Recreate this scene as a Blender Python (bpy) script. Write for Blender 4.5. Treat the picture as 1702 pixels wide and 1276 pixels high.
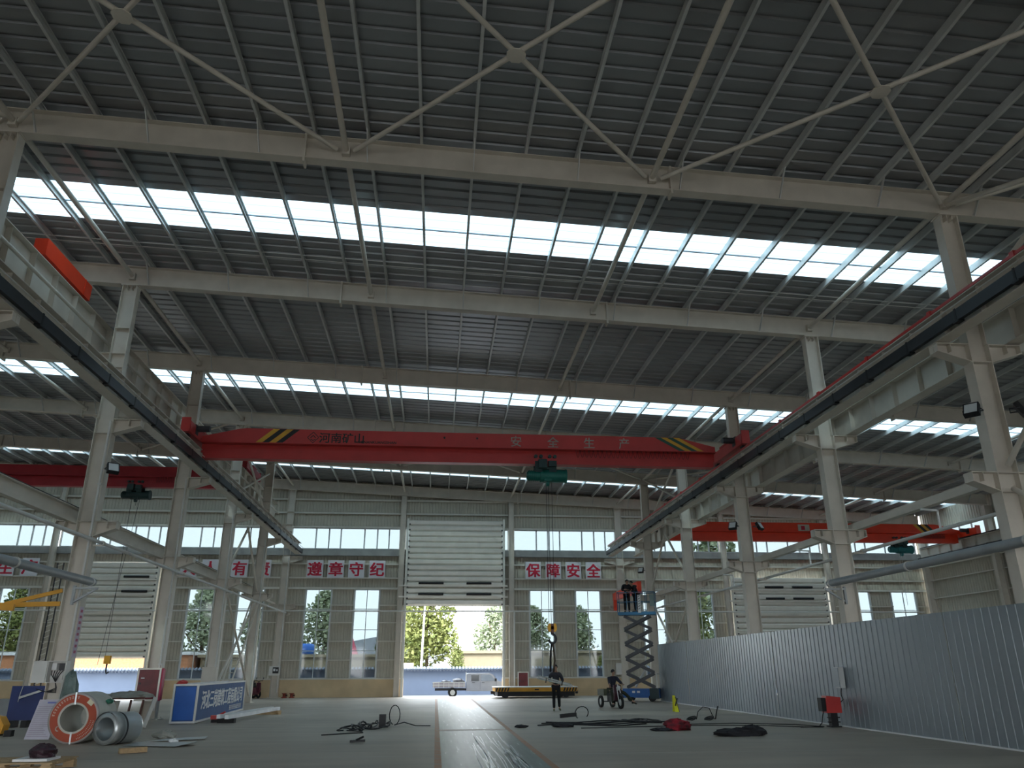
import bpy, bmesh, math, random
from mathutils import Vector, Matrix
random.seed(11)
PI = math.pi
for o in list(bpy.data.objects):
    bpy.data.objects.remove(o)
SC = bpy.context.scene
COL = SC.collection

# ------------------------------------------------------------------ camera
FOC, PITCH, YAW, ROLL = 1286.8, 0.35290, 0.09420, -0.004524
def cam_basis():
    cp, sp, cy, sy = math.cos(PITCH), math.sin(PITCH), math.cos(YAW), math.sin(YAW)
    f = Vector((sy*cp, cy*cp, sp)); r = Vector((cy, -sy, 0)); u = r.cross(f)
    cr, sr = math.cos(ROLL), math.sin(ROLL)
    return cr*r+sr*u, cr*u-sr*r, f
cr_, cu_, cf_ = cam_basis()
cam = bpy.data.cameras.new('camera'); cam.sensor_width = 36; cam.sensor_fit = 'HORIZONTAL'
cam.lens = FOC/1702*36; cam.clip_end = 600
camo = bpy.data.objects.new('camera', cam); COL.objects.link(camo)
M = Matrix((( cr_.x, cu_.x, -cf_.x, 0), (cr_.y, cu_.y, -cf_.y, 0), (cr_.z, cu_.z, -cf_.z, 1.6), (0, 0, 0, 1)))
camo.matrix_world = M
SC.camera = camo

# ------------------------------------------------------------------ sky, sun, exposure
SKY = 4.2
w = bpy.data.worlds.new('sky'); SC.world = w; w.use_nodes = True
nt = w.node_tree; nt.nodes.clear()
wo = nt.nodes.new('ShaderNodeOutputWorld'); bg = nt.nodes.new('ShaderNodeBackground')
tc = nt.nodes.new('ShaderNodeTexCoord'); sx = nt.nodes.new('ShaderNodeSeparateXYZ'); rp = nt.nodes.new('ShaderNodeValToRGB')
nt.links.new(tc.outputs['Generated'], sx.inputs[0]); nt.links.new(sx.outputs['Z'], rp.inputs[0])
nt.links.new(rp.outputs[0], bg.inputs[0]); nt.links.new(bg.outputs[0], wo.inputs[0])
rp.color_ramp.elements[0].position = 0.0; rp.color_ramp.elements[0].color = (.93, .97, 1.0, 1)
rp.color_ramp.elements[1].position = 0.6; rp.color_ramp.elements[1].color = (.80, .90, 1.0, 1)
bg.inputs[1].default_value = SKY
sun = bpy.data.lights.new('sun', 'SUN'); sun.energy = 2.1; sun.angle = .02; sun.color = (1, .94, .84)
suno = bpy.data.objects.new('sun', sun); COL.objects.link(suno)
suno.rotation_euler = Vector((.38, .62, -.68)).to_track_quat('-Z', 'Y').to_euler()
SC.view_settings.view_transform = 'Standard'; SC.view_settings.look = 'None'
SC.view_settings.gamma = 1; SC.view_settings.use_curve_mapping = False
SC.view_settings.exposure = 1.1
SC.cycles.use_denoising = True
SC.cycles.max_bounces = 10; SC.cycles.diffuse_bounces = 5; SC.cycles.transparent_max_bounces = 16
SC.cycles.sample_clamp_indirect = 6

# ------------------------------------------------------------------ materials
MATS = {}
def mat(name, col, rough=.6, metal=0.0, var=.12, scale=2.0, bump=0.0, stretch=(1, 1, 1), spec=.4, col2=None, emit=0):
    if name in MATS: return MATS[name]
    m = bpy.data.materials.new(name); m.use_nodes = True; n = m.node_tree.nodes; l = m.node_tree.links
    b = n['Principled BSDF']; b.inputs['Roughness'].default_value = rough; b.inputs['Metallic'].default_value = metal
    b.inputs['Specular IOR Level'].default_value = spec
    t = n.new('ShaderNodeTexCoord'); mp = n.new('ShaderNodeMapping'); mp.inputs['Scale'].default_value = stretch
    no = n.new('ShaderNodeTexNoise'); no.inputs['Scale'].default_value = scale; no.inputs['Detail'].default_value = 4
    r = n.new('ShaderNodeValToRGB'); r.color_ramp.elements[0].position = .3; r.color_ramp.elements[1].position = .7
    c2 = col2 or tuple(min(1, c*(1+var)) for c in col); c1 = tuple(c*(1-var) for c in col) if not col2 else col
    r.color_ramp.elements[0].color = (*c1, 1); r.color_ramp.elements[1].color = (*c2, 1)
    l.new(t.outputs['Object'], mp.inputs[0]); l.new(mp.outputs[0], no.inputs['Vector']); l.new(no.outputs['Fac'], r.inputs[0])
    l.new(r.outputs[0], b.inputs['Base Color'])
    if bump:
        bp = n.new('ShaderNodeBump'); bp.inputs['Strength'].default_value = bump; bp.inputs['Distance'].default_value = .02
        l.new(no.outputs['Fac'], bp.inputs['Height']); l.new(bp.outputs[0], b.inputs['Normal'])
    if emit:
        b.inputs['Emission Strength'].default_value = emit; b.inputs['Emission Color'].default_value = (*col, 1)
    MATS[name] = m; return m
STEEL = mat('painted steel', (.63, .58, .505), .5, var=.07)
GALV = mat('galvanised purlin steel', (.62, .63, .62), .42, .15, var=.08)
DECK = mat('ribbed roof sheet', (.31, .32, .33), .36, .45, var=.08, scale=.7)
PANEL = mat('wall panel', (.48, .445, .365), .5, var=.06)
PLASTER = mat('ochre plaster', (.66, .50, .31), .9, var=.1, scale=1.2)
GIRT = mat('girt steel', (.70, .68, .61), .5, var=.06)
WHITEF = mat('window frame paint', (.62, .64, .64), .45, var=.04)
SHUT = mat('shutter aluminium', (.72, .69, .62), .38, .25, var=.05)
BLACK = mat('black rubber', (.012, .012, .014), .55, var=.2)
DARK = mat('dark steel', (.05, .05, .055), .5, .3, var=.2)
BUS = mat('black conductor bar', (.02, .023, .028), .45, var=.2)
RED = mat('crane red paint', (.52, .045, .042), .38, var=.08)
REDB = mat('bright orange red paint', (.85, .06, .02), .4, var=.06)
YEL = mat('yellow paint', (.75, .36, .03), .5, var=.1)
GREEN = mat('hoist green paint', (.012, .15, .12), .42, var=.15)
TEAL = mat('teal hoist paint', (.03, .20, .22), .42, var=.15)
WHITE = mat('white paint', (.78, .78, .78), .5, var=.04)
SILV = mat('silver lettering', (.34, .33, .28), .5, .2, var=.15)
BLUE = mat('blue paint', (.02, .13, .42), .45, var=.12)
NAVY = mat('navy panel', (.012, .03, .14), .45, var=.15)
PIPE = mat('grey pipe', (.33, .35, .36), .42, .3, var=.1)
PVC = mat('pale conduit', (.66, .65, .62), .45, var=.06)
ZINC = mat('zinc coil sheet', (.50, .53, .54), .3, .7, var=.08)
CARD = mat('paper wrap', (.55, .53, .47), .8, var=.1)
WOOD = mat('pallet wood', (.42, .29, .16), .8, var=.2, scale=4, stretch=(1, 6, 6))
BROWN = mat('rusty brown steel', (.13, .055, .045), .65, var=.25)
CLOTHK = mat('black cloth', (.018, .018, .022), .9, var=.3)
CLOTHN = mat('navy cloth', (.022, .024, .04), .9, var=.25)
GREYCL = mat('grey tarp', (.28, .28, .25), .8, var=.25, scale=3)
SKIN = mat('skin', (.44, .25, .17), .55, var=.08)
HAIR = mat('black hair', (.012, .01, .01), .5, var=.2)
FENCE = mat('fence sheet', (.27, .305, .33), .33, .4, var=.06, scale=.5)
TYRE = mat('tyre rubber', (.02, .02, .02), .8, var=.2)
TRUCK = mat('silver truck paint', (.30, .32, .37), .35, .2, var=.05)
GLASSK = mat('dark vehicle glass', (.02, .025, .03), .08, var=.1)
OUTB = mat('pale blue render', (.20, .25, .36), .9, var=.06, scale=.8)
TILE = mat('grey coping tile', (.16, .19, .25), .7, var=.2)
BEIGE = mat('beige render', (.30, .25, .165), .9, var=.06)
ORNG = mat('orange brick', (.55, .24, .12), .9, var=.2, scale=6)
LEAFY = mat('yellow green leaves', (.10, .135, .03), .7, var=.35, scale=1.2, col2=(.28, .29, .09))
LEAFG = mat('grey green leaves', (.20, .25, .14), .7, col2=(.46, .50, .34), scale=1.5)
BARK = mat('bark', (.12, .09, .06), .9, var=.3)
GROUND = mat('outdoor concrete', (.17, .17, .17), .9, var=.1, scale=.3)
SIGNW = mat('sign board white', (.70, .69, .72), .5, var=.03)
SIGNR = mat('sign letter crimson', (.55, .015, .05), .5, var=.05)
ORANGE = mat('coil label orange red', (.42, .07, .03), .55, var=.12)

def glass_mat():
    m = bpy.data.materials.new('window glass'); m.use_nodes = True; n = m.node_tree.nodes; l = m.node_tree.links; n.clear()
    o = n.new('ShaderNodeOutputMaterial'); t = n.new('ShaderNodeBsdfTransparent'); g = n.new('ShaderNodeBsdfGlossy')
    mx = n.new('ShaderNodeMixShader'); no = n.new('ShaderNodeTexNoise'); no.inputs['Scale'].default_value = .4
    r = n.new('ShaderNodeValToRGB'); r.color_ramp.elements[0].color = (.315, .345, .352, 1); r.color_ramp.elements[1].color = (.33, .36, .367, 1)
    l.new(no.outputs['Fac'], r.inputs[0]); l.new(r.outputs[0], t.inputs[0])
    g.inputs['Roughness'].default_value = .05; mx.inputs[0].default_value = .04
    l.new(t.outputs[0], mx.inputs[1]); l.new(g.outputs[0], mx.inputs[2]); l.new(mx.outputs[0], o.inputs[0]); return m
GLASS = glass_mat()
def sky_mat(name, tr, tl):
    m = bpy.data.materials.new(name); m.use_nodes = True; n = m.node_tree.nodes; l = m.node_tree.links; n.clear()
    o = n.new('ShaderNodeOutputMaterial'); t = n.new('ShaderNodeBsdfTransparent'); g = n.new('ShaderNodeBsdfTranslucent')
    t.inputs[0].default_value = (*tr, 1)
    a = n.new('ShaderNodeAddShader'); no = n.new('ShaderNodeTexNoise'); no.inputs['Scale'].default_value = .8
    r = n.new('ShaderNodeValToRGB'); r.color_ramp.elements[0].color = tuple(c*.8 for c in tl)+(1,); r.color_ramp.elements[1].color = (*tl, 1)
    tc = n.new('ShaderNodeTexCoord'); l.new(tc.outputs['Object'], no.inputs['Vector'])
    l.new(no.outputs['Fac'], r.inputs[0]); l.new(r.outputs[0], g.inputs[0])
    l.new(t.outputs[0], a.inputs[0]); l.new(g.outputs[0], a.inputs[1]); l.new(a.outputs[0], o.inputs[0]); return m
SKYL = sky_mat('skylight fibreglass', (.092, .128, .142), (.126, .160, .172))

def floor_mat():
    m = bpy.data.materials.new('polished concrete'); m.use_nodes = True; n = m.node_tree.nodes; l = m.node_tree.links
    b = n['Principled BSDF']; t = n.new('ShaderNodeTexCoord')
    def noise(sc, st, det=5):
        mp = n.new('ShaderNodeMapping'); mp.inputs['Scale'].default_value = st
        no = n.new('ShaderNodeTexNoise'); no.inputs['Scale'].default_value = sc; no.inputs['Detail'].default_value = det
        l.new(t.outputs['Object'], mp.inputs[0]); l.new(mp.outputs[0], no.inputs['Vector']); return no
    a = noise(.35, (1, 1, 1)); c = noise(1.1, (.25, 1.6, 1)); d = noise(9, (1, 1, 1))
    mx = n.new('ShaderNodeMix'); mx.data_type = 'FLOAT'; mx.inputs[0].default_value = .5
    l.new(a.outputs['Fac'], mx.inputs[2]); l.new(c.outputs['Fac'], mx.inputs[3])
    r = n.new('ShaderNodeValToRGB'); r.color_ramp.elements[0].position = .35; r.color_ramp.elements[1].position = .68
    r.color_ramp.elements[0].color = (.33, .28, .225, 1); r.color_ramp.elements[1].color = (.50, .43, .35, 1)
    l.new(mx.outputs[0], r.inputs[0]); l.new(r.outputs[0], b.inputs['Base Color'])
    rr = n.new('ShaderNodeMapRange'); rr.inputs[3].default_value = .42; rr.inputs[4].default_value = .62; b.inputs['Specular IOR Level'].default_value = .3
    l.new(c.outputs['Fac'], rr.inputs[0]); l.new(rr.outputs[0], b.inputs['Roughness'])
    bp = n.new('ShaderNodeBump'); bp.inputs['Strength'].default_value = .08; bp.inputs['Distance'].default_value = .01
    l.new(d.outputs['Fac'], bp.inputs['Height']); l.new(bp.outputs[0], b.inputs['Normal'])
    return m
def film_mat():
    m = bpy.data.materials.new('walkway under plastic film'); m.use_nodes = True; n = m.node_tree.nodes; l = m.node_tree.links
    b = n['Principled BSDF']; t = n.new('ShaderNodeTexCoord')
    mp = n.new('ShaderNodeMapping'); mp.inputs['Scale'].default_value = (9, .5, 1)
    no = n.new('ShaderNodeTexNoise'); no.inputs['Scale'].default_value = 1.0; no.inputs['Detail'].default_value = 6
    l.new(t.outputs['Object'], mp.inputs[0]); l.new(mp.outputs[0], no.inputs['Vector'])
    r = n.new('ShaderNodeValToRGB'); e = r.color_ramp.elements
    e[0].position = .3; e[0].color = (.10, .135, .115, 1); e[1].position = .63; e[1].color = (.18, .22, .195, 1)
    x = e.new(.66); x.color = (.55, .58, .57, 1); x = e.new(.69); x.color = (.18, .22, .195, 1)
    l.new(no.outputs['Fac'], r.inputs[0]); l.new(r.outputs[0], b.inputs['Base Color'])
    n2 = n.new('ShaderNodeTexNoise'); n2.inputs['Scale'].default_value = 2.2; n2.inputs['Detail'].default_value = 6
    l.new(t.outputs['Object'], n2.inputs['Vector'])
    bp = n.new('ShaderNodeBump'); bp.inputs['Strength'].default_value = .35; bp.inputs['Distance'].default_value = .03
    l.new(n2.outputs['Fac'], bp.inputs['Height']); l.new(bp.outputs[0], b.inputs['Normal'])
    b.inputs['Roughness'].default_value = .40; b.inputs['Specular IOR Level'].default_value = .25
    return m

# ------------------------------------------------------------------ mesh helpers
class MB:
    def __init__(s): s.v = []; s.f = []; s.m = []; s.s = []
    def add(s, vs, fs, mi=0, smooth=False):
        k = len(s.v); s.v += [Vector(v) for v in vs]
        for f in fs: s.f.append([i+k for i in f]); s.m.append(mi); s.s.append(smooth)
        return s
    def hexa(s, c, mi=0):   # 8 corners: bottom 4 ccw, top 4 ccw
        return s.add(c, [(3, 2, 1, 0), (4, 5, 6, 7), (0, 1, 5, 4), (1, 2, 6, 5), (2, 3, 7, 6), (3, 0, 4, 7)], mi)
    def box(s, x0, x1, y0, y1, z0, z1, mi=0):
        return s.hexa([(x0, y0, z0), (x1, y0, z0), (x1, y1, z0), (x0, y1, z0), (x0, y0, z1), (x1, y0, z1), (x1, y1, z1), (x0, y1, z1)], mi)
    def bar(s, p, q, w, h, up=(0, 0, 1), mi=0):
        p = Vector(p); q = Vector(q); d = (q-p).normalized(); u = Vector(up)
        if abs(d.dot(u)) > .98: u = Vector((0, 1, 0)) if abs(d.y) < .9 else Vector((1, 0, 0))
        a = d.cross(u).normalized()*(w/2); b = a.cross(d).normalized()*(h/2)
        c = []
        for e in (p, q):
            c.append([e-a-b, e+a-b, e+a+b, e-a+b])
        return s.add(c[0]+c[1], [(0, 1, 2, 3), (7, 6, 5, 4), (0, 4, 5, 1), (1, 5, 6, 2), (2, 6, 7, 3), (3, 7, 4, 0)], mi)
    def tube(s, p, q, r, n=10, r2=None, mi=0, cap=True):
        p = Vector(p); q = Vector(q); d = (q-p).normalized(); u = Vector((0, 0, 1)) if abs(d.z) < .9 else Vector((1, 0, 0))
        a = d.cross(u).normalized(); b = a.cross(d); r2 = r if r2 is None else r2
        vs = [p+(a*math.cos(t)+b*math.sin(t))*r for t in [2*PI*i/n for i in range(n)]]
        vs += [q+(a*math.cos(t)+b*math.sin(t))*r2 for t in [2*PI*i/n for i in range(n)]]
        s.add(vs, [(i, (i+1) % n, n+(i+1) % n, n+i) for i in range(n)], mi, True)
        if cap: s.add(vs, [tuple(range(n-1, -1, -1)), tuple(range(n, 2*n))], mi)
        return s
    def path(s, pts, r, n=6, mi=0):
        pts = [Vector(p) for p in pts]; k = len(s.v); prev = None; N = len(pts)
        for i, p in enumerate(pts):
            d = (pts[min(i+1, N-1)]-pts[max(i-1, 0)])
            d = d.normalized() if d.length > 1e-9 else Vector((0, 0, 1))
            if prev is None:
                u = Vector((0, 0, 1)) if abs(d.z) < .9 else Vector((1, 0, 0)); a = d.cross(u).normalized()
            else:
                a = (prev-d*prev.dot(d)); a = a.normalized() if a.length > 1e-6 else d.orthogonal().normalized()
            prev = a; b = d.cross(a)
            s.v += [p+(a*math.cos(2*PI*j/n)+b*math.sin(2*PI*j/n))*r for j in range(n)]
        for i in range(N-1):
            for j in range(n):
                s.f.append([k+i*n+j, k+i*n+(j+1) % n, k+(i+1)*n+(j+1) % n, k+(i+1)*n+j]); s.m.append(mi); s.s.append(True)
        s.f.append([k+j for j in range(n-1, -1, -1)]); s.m.append(mi); s.s.append(False)
        s.f.append([k+(N-1)*n+j for j in range(n)]); s.m.append(mi); s.s.append(False)
        return s
    def prism(s, poly, o, ex, ey, ez, mi=0):     # 2D polygon swept along vector ez
        o = Vector(o); ex = Vector(ex); ey = Vector(ey); ez = Vector(ez); n = len(poly)
        vs = [o+ex*a+ey*b for a, b in poly]; vs += [v+ez for v in vs]
        return s.add(vs, [tuple(range(n-1, -1, -1)), tuple(range(n, 2*n))]+[(i, (i+1) % n, n+(i+1) % n, n+i) for i in range(n)], mi)
    def ibeam(s, p, q, h, wd, tf=.02, tw=.014, up=(0, 0, 1), mi=0):   # p,q at the centre line
        p = Vector(p); q = Vector(q); d = (q-p).normalized(); a = d.cross(Vector(up)).normalized(); u = a.cross(d).normalized()
        s.bar(p, q, tw, h-2*tf, u, mi)
        for k in (1, -1): s.bar(p+u*(k*(h-tf)/2), q+u*(k*(h-tf)/2), wd, tf, u, mi)
        return s
    def hsec(s, x, y, z0, z1, wx, wy, tf=.02, tw=.014, mi=0):
        s.box(x-wx/2, x-wx/2+tf, y-wy/2, y+wy/2, z0, z1, mi); s.box(x+wx/2-tf, x+wx/2, y-wy/2, y+wy/2, z0, z1, mi)
        return s.box(x-wx/2+tf, x+wx/2-tf, y-tw/2, y+tw/2, z0, z1, mi)
    def lathe(s, prof, o, axis, n=24, mi=0, smooth=True):   # prof: (radius, along)
        o = Vector(o); d = Vector(axis).normalized(); a = d.orthogonal().normalized(); b = d.cross(a); k = len(s.v); m = len(prof)
        for i in range(n):
            t = 2*PI*i/n; e = a*math.cos(t)+b*math.sin(t)
            s.v += [o+d*h+e*r for r, h in prof]
        for i in range(n):
            j = (i+1) % n
            for q in range(m-1):
                s.f.append([k+i*m+q, k+j*m+q, k+j*m+q+1, k+i*m+q+1]); s.m.append(mi); s.s.append(smooth)
        return s
    def blob(s, c, rx, ry, rz, n=10, m=6, jit=0, mi=0, zmin=None):
        c = Vector(c); k = len(s.v)
        for i in range(m+1):
            ph = PI*i/m
            for j in range(n):
                t = 2*PI*j/n; q = 1+jit*(random.random()-.5)
                v = Vector((rx*math.sin(ph)*math.cos(t)*q, ry*math.sin(ph)*math.sin(t)*q, rz*math.cos(ph)*q))+c
                if zmin is not None: v.z = max(v.z, zmin)
                s.v.append(v)
        for i in range(m):
            for j in range(n):
                s.f.append([k+i*n+j, k+(i+1)*n+j, k+(i+1)*n+(j+1) % n, k+i*n+(j+1) % n]); s.m.append(mi); s.s.append(jit == 0)
        return s
    def ribs(s, u0, u1, a0, a1, P, period, depth, frac=.35, slope=.12, mi=0):
        """trapezoid sheet; u runs across the ribs, a along them; P(u,a,d)->point"""
        us = [(u0, 0)]; n = int((u1-u0)/period+1e-6); x = u0
        k0 = math.ceil(u0/period-1e-9)
        pts = []
        k = k0-1
        while k*period < u1:
            c = k*period
            for f, d in ((.5-frac/2-slope/2, 0), (.5-frac/2+slope/2, 1), (.5+frac/2-slope/2, 1), (.5+frac/2+slope/2, 0)):
                pts.append((c+f*period, d*depth))
            k += 1
        def val(u):
            for (x0, d0), (x1, d1) in zip(pts, pts[1:]):
                if x0 <= u <= x1: return d0+(d1-d0)*(u-x0)/max(x1-x0, 1e-9)
            return 0
        us = [(u0, val(u0))]+[p for p in pts if u0+1e-4 < p[0] < u1-1e-4]+[(u1, val(u1))]
        k = len(s.v)
        for u, d in us: s.v.append(Vector(P(u, a0, d))); s.v.append(Vector(P(u, a1, d)))
        for i in range(len(us)-1):
            s.f.append([k+2*i, k+2*i+2, k+2*i+3, k+2*i+1]); s.m.append(mi); s.s.append(False)
        return s

def obj(name, mb, m, parent=None, origin=None, label=None, local=False):
    me = bpy.data.meshes.new(name)
    vs = mb.v
    if parent is not None and not local:
        inv = (Matrix.Translation(parent['_l']) @ Matrix.Rotation(parent['_r'], 4, 'Z')).inverted(); vs = [inv @ v for v in vs]
    org = Vector((0, 0, 0))
    if parent is None:
        if origin is None:
            xs = [v.x for v in vs]; ys = [v.y for v in vs]; zs = [v.z for v in vs]
            org = Vector(((min(xs)+max(xs))/2, (min(ys)+max(ys))/2, min(zs)))
        else: org = Vector(origin)
        vs = [v-org for v in vs]
    me.from_pydata(vs, [], mb.f)
    for mm in (m if isinstance(m, (list, tuple)) else [m]): me.materials.append(mm)
    me.polygons.foreach_set('material_index', mb.m); me.polygons.foreach_set('use_smooth', mb.s); me.update()
    o = bpy.data.objects.new(name, me); COL.objects.link(o)
    o['_l'] = (0.0, 0.0, 0.0); o['_r'] = 0.0
    if parent is not None:
        o.parent = parent; o['_l'] = tuple(parent['_l']); o['_r'] = parent['_r']
    else: o.location = org; o['_l'] = tuple(org)
    if label: o['label'] = label
    return o
def tag(o, label, cat, group=None, kind=None):
    o['label'] = label; o['category'] = cat
    if group: o['group'] = group
    if kind: o['kind'] = kind
    return o
def thing(name, label, cat, loc=(0, 0, 0), rz=0, group=None, kind=None):
    o = bpy.data.objects.new(name, None); COL.objects.link(o); o.empty_display_size = .2
    o.location = loc; o.rotation_euler = (0, 0, rz); o['_l'] = tuple(float(c) for c in loc); o['_r'] = float(rz)
    return tag(o, label, cat, group, kind)
def dup(root, loc=None, rz=None, label=None, scale=None):
    def cp(o, par):
        c = o.copy(); COL.objects.link(c)
        if par: c.parent = par
        for ch in o.children: cp(ch, c)
        return c
    c = cp(root, None)
    if loc is not None: c.location = loc
    if rz is not None: c.rotation_euler = (0, 0, rz)
    if scale is not None: c.scale = scale
    if label: c['label'] = label
    return c
def text(s, size, depth=.01, bold=0.0, align='CENTER'):
    """filled lettering in the local XY plane, centred, as vertices and faces"""
    cu = bpy.data.curves.new('lettering', 'FONT'); cu.body = s; cu.size = size; cu.extrude = depth/2; cu.offset = bold
    cu.align_x = align; cu.resolution_u = 3
    o = bpy.data.objects.new('lettering', cu); COL.objects.link(o); bpy.context.view_layer.update()
    me = bpy.data.meshes.new_from_object(o.evaluated_get(bpy.context.evaluated_depsgraph_get()))
    vs = [v.co.copy() for v in me.vertices]; fs = [tuple(p.vertices) for p in me.polygons]
    bpy.data.objects.remove(o); bpy.data.curves.remove(cu); bpy.data.meshes.remove(me)
    if vs:
        ys = [v.y for v in vs]; xs = [v.x for v in vs]; cy = (min(ys)+max(ys))/2; cx = (min(xs)+max(xs))/2
        vs = [Vector((v.x-(cx if align == 'CENTER' else 0), v.y-cy, v.z)) for v in vs]
    return vs, fs
def put_text(mb, s, o, ex, ey, size, depth=.01, bold=0.0, sx=1, mi=0):
    if bold:
        for dx, dy in ((-1, -1), (1, -1), (1, 1), (-1, 1), (0, 0)):
            put_text(mb, s, Vector(o)+Vector(ex)*(dx*bold)+Vector(ey)*(dy*bold*.6)+Vector(ex).cross(Vector(ey))*(.0002*(dx+2*dy)), ex, ey, size, depth, 0, sx, mi)
        return mb
    vs, fs = text(s, size, depth, bold); o = Vector(o); ex = Vector(ex); ey = Vector(ey); ez = ex.cross(ey)
    return mb.add([o+ex*(v.x*sx)+ey*v.y+ez*v.z for v in vs], fs, mi)

# ------------------------------------------------------------------ frame of the building
BAY, YB = 7.4295, 52.671
def F(i): return YB-(6-i)*BAY
XL, XR, XE, XW = -9.905, 12.262, 34.2, -32.0
XP, XQ = -2.42, 4.87                       # gable columns of the nave
def zt(x): return 13.68-.043*(x+9.9)       # top of the rafters
def zd(x): return zt(x)+.20                # roof sheet
YF = -22.0                                  # unseen front of the hall, openings added for fill light
STRIPS = [(-9.8, -7.95), (18.6, 20.42), (32.7, 34.55), (47.45, 49.4)]

# floor, ground, walls
b = MB(); b.box(XW-.3, XE+.3, YF, YB+.45, -.16, 0); o = obj('floor', b, floor_mat()); tag(o, 'grey polished concrete floor of the hall', 'floor', kind='structure')
b = MB(); b.box(-140, 140, -110, 200, -.5, -.162); o = obj('ground', b, GROUND); tag(o, 'pale concrete yard outside the hall', 'ground', kind='structure')
b = MB()
for k in range(9):
    y = 17.0+k*4.2; b.box(XL+.6, -.0 if k < 8 else -.2, y-.006, y+.006, 0, .0012); b.box(2.25, 11.6, y-.006, y+.006, 0, .0012)
o = obj('floor_joint', b, mat('pale joint filler', (.42, .42, .40), .6)); tag(o, 'thin pale joint lines cut across the concrete floor', 'floor joint', kind='structure')

t = thing('floor_walkway', 'grey green walkway under plastic film with orange border lines along the floor', 'walkway', (1.1, 25, 0))
b = MB(); b.box(.16, 2.05, 2, 48.6, .0005, .003); obj('walkway_surface', b, film_mat(), t)
OR = mat('worn orange line', (.48, .20, .09), .6, var=.2, scale=3, col2=(.36, .27, .19))
b = MB(); b.box(.03, .16, 2, 48.6, .0005, .0035); obj('border_line', b, OR, t)
b = MB(); b.box(2.05, 2.18, 2, 48.6, .0005, .0035); obj('border_line', b, OR, t)
b = MB(); b.box(.16, 2.05, 23.6, 24.1, .003, .0042); obj('worn_patch', b, mat('brown floor stain', (.20, .15, .10), .5), t)
b = MB()
random.seed(5)
for k in range(26):
    x = .85+random.random()*.85; y = 11+random.random()*4; L = 3+random.random()*7; pts = []; a = random.random()*6
    for q in range(14):
        yy = y+L*q/13
        if yy > 23: break
        pts.append((x+.022*math.sin(a+q*.5), yy))
    for (x0, y0), (x1, y1) in zip(pts, pts[1:]):
        b.add([(x0, y0, .0046), (x0+.022, y0, .0046), (x1+.022, y1, .0046), (x1, y1, .0046)], [(0, 1, 2, 3)])
obj('film_crease', b, mat('white film crease', (.75, .77, .77), .35), t)

# openings of the back wall (x0,x1,z0,z1)
TALL = [(-30.4, -28.8), (-27.25, -25.62), (-15.82, -14.27), (-12.72, -11.15), (-8.47, -6.87), (-5.35, -3.78), (6.12, 7.68), (9.2, 10.85), (13.75, 15.25), (16.95, 18.55), (28.1, 29.75), (31.35, 33.1)]
DOORS = [(-22.25, -17.85, 8.1), (-2.0, 4.27, 5.5), (19.97, 26.4, 7.4)]
OPEN = [(a, c, 1.12, 6.52) for a, c in TALL]+[(a, c, 0, z) for a, c, z in DOORS]+[(XW+.3, XE-.3, 9.15, 10.5)]
YW = YB+.2
xs = sorted({XW, XE}|{v for q in OPEN for v in q[:2]})
pw = MB(); pb = MB()
for x0, x1 in zip(xs, xs[1:]):
    xm = (x0+x1)/2; cuts = sorted([(z0, z1) for a, c, z0, z1 in OPEN if a < xm < c])
    z = 0.0; solid = []
    for z0, z1 in cuts:
        if z0 > z: solid.append((z, z0))
        z = max(z, z1)
    solid.append((z, 14.9))
    for z0, z1 in solid:
        if z0 < 1.05:
            pb.box(x0, x1, YW-.08, YW+.2, z0, min(z1, 1.05)); z0 = 1.05
            if z1 <= z0+.1: continue
        if z1 > 14:
            # follow the roof line
            n = max(1, int((x1-x0)/1.0))
            for k in range(n):
                u0 = x0+(x1-x0)*k/n; u1 = x0+(x1-x0)*(k+1)/n
                pw.ribs(u0, u1, z0, 0, lambda u, a, d: (u, YW+d, a if a else zd(u)), .2, .03, .3)
        else: pw.ribs(x0, x1, z0, z1, lambda u, a, d: (u, YW+d, a), .2, .03, .3)
o = obj('wall_back', pw, PANEL); tag(o, 'ribbed grey metal cladding of the back wall', 'wall', kind='structure')
o = obj('wall_back_base', pb, PLASTER); tag(o, 'ochre plastered plinth at the foot of the back wall', 'wall', kind='structure')
# right and left side walls
b = MB()
b.ribs(YF, YB+.2, 0, 8.95, lambda u, a, d: (XE+.25+d, u, a), .25, .03, .3)
b.ribs(YF, YB+.2, 10.55, 12.1, lambda u, a, d: (XE+.25+d, u, a), .25, .03, .3)
o = obj('wall_right', b, PANEL); tag(o, 'ribbed metal side wall of the right bay', 'wall', kind='structure')
b = MB(); b.ribs(YF, YB+.2, 0, 8.95, lambda u, a, d: (XW-.25-d, u, a), .25, .03, .3); b.ribs(YF, YB+.2, 10.55, 15, lambda u, a, d: (XW-.25-d, u, a), .25, .03, .3)  # left wall is out of view, put in to block side light
o = obj('wall_left', b, PANEL); tag(o, 'unseen ribbed metal side wall of the left bay', 'wall', kind='structure')

b = MB()
b.ribs(XW, XE, 4.8, 14.5, lambda u, a, d: (u, YF-d, a), .25, .03, .3)  # unseen front wall; gaps below it are sized to set the fill light
for x in (XW, -20, XL-1, XR-1, 22, XE-2): b.ribs(x, x+2.5, 0, 4.8, lambda u, a, d: (u, YF-d, a), .25, .03, .3)
o = obj('wall_front', b, PANEL); tag(o, 'unseen ribbed front wall added behind the camera, doorways sized for light', 'wall', kind='structure')
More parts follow.
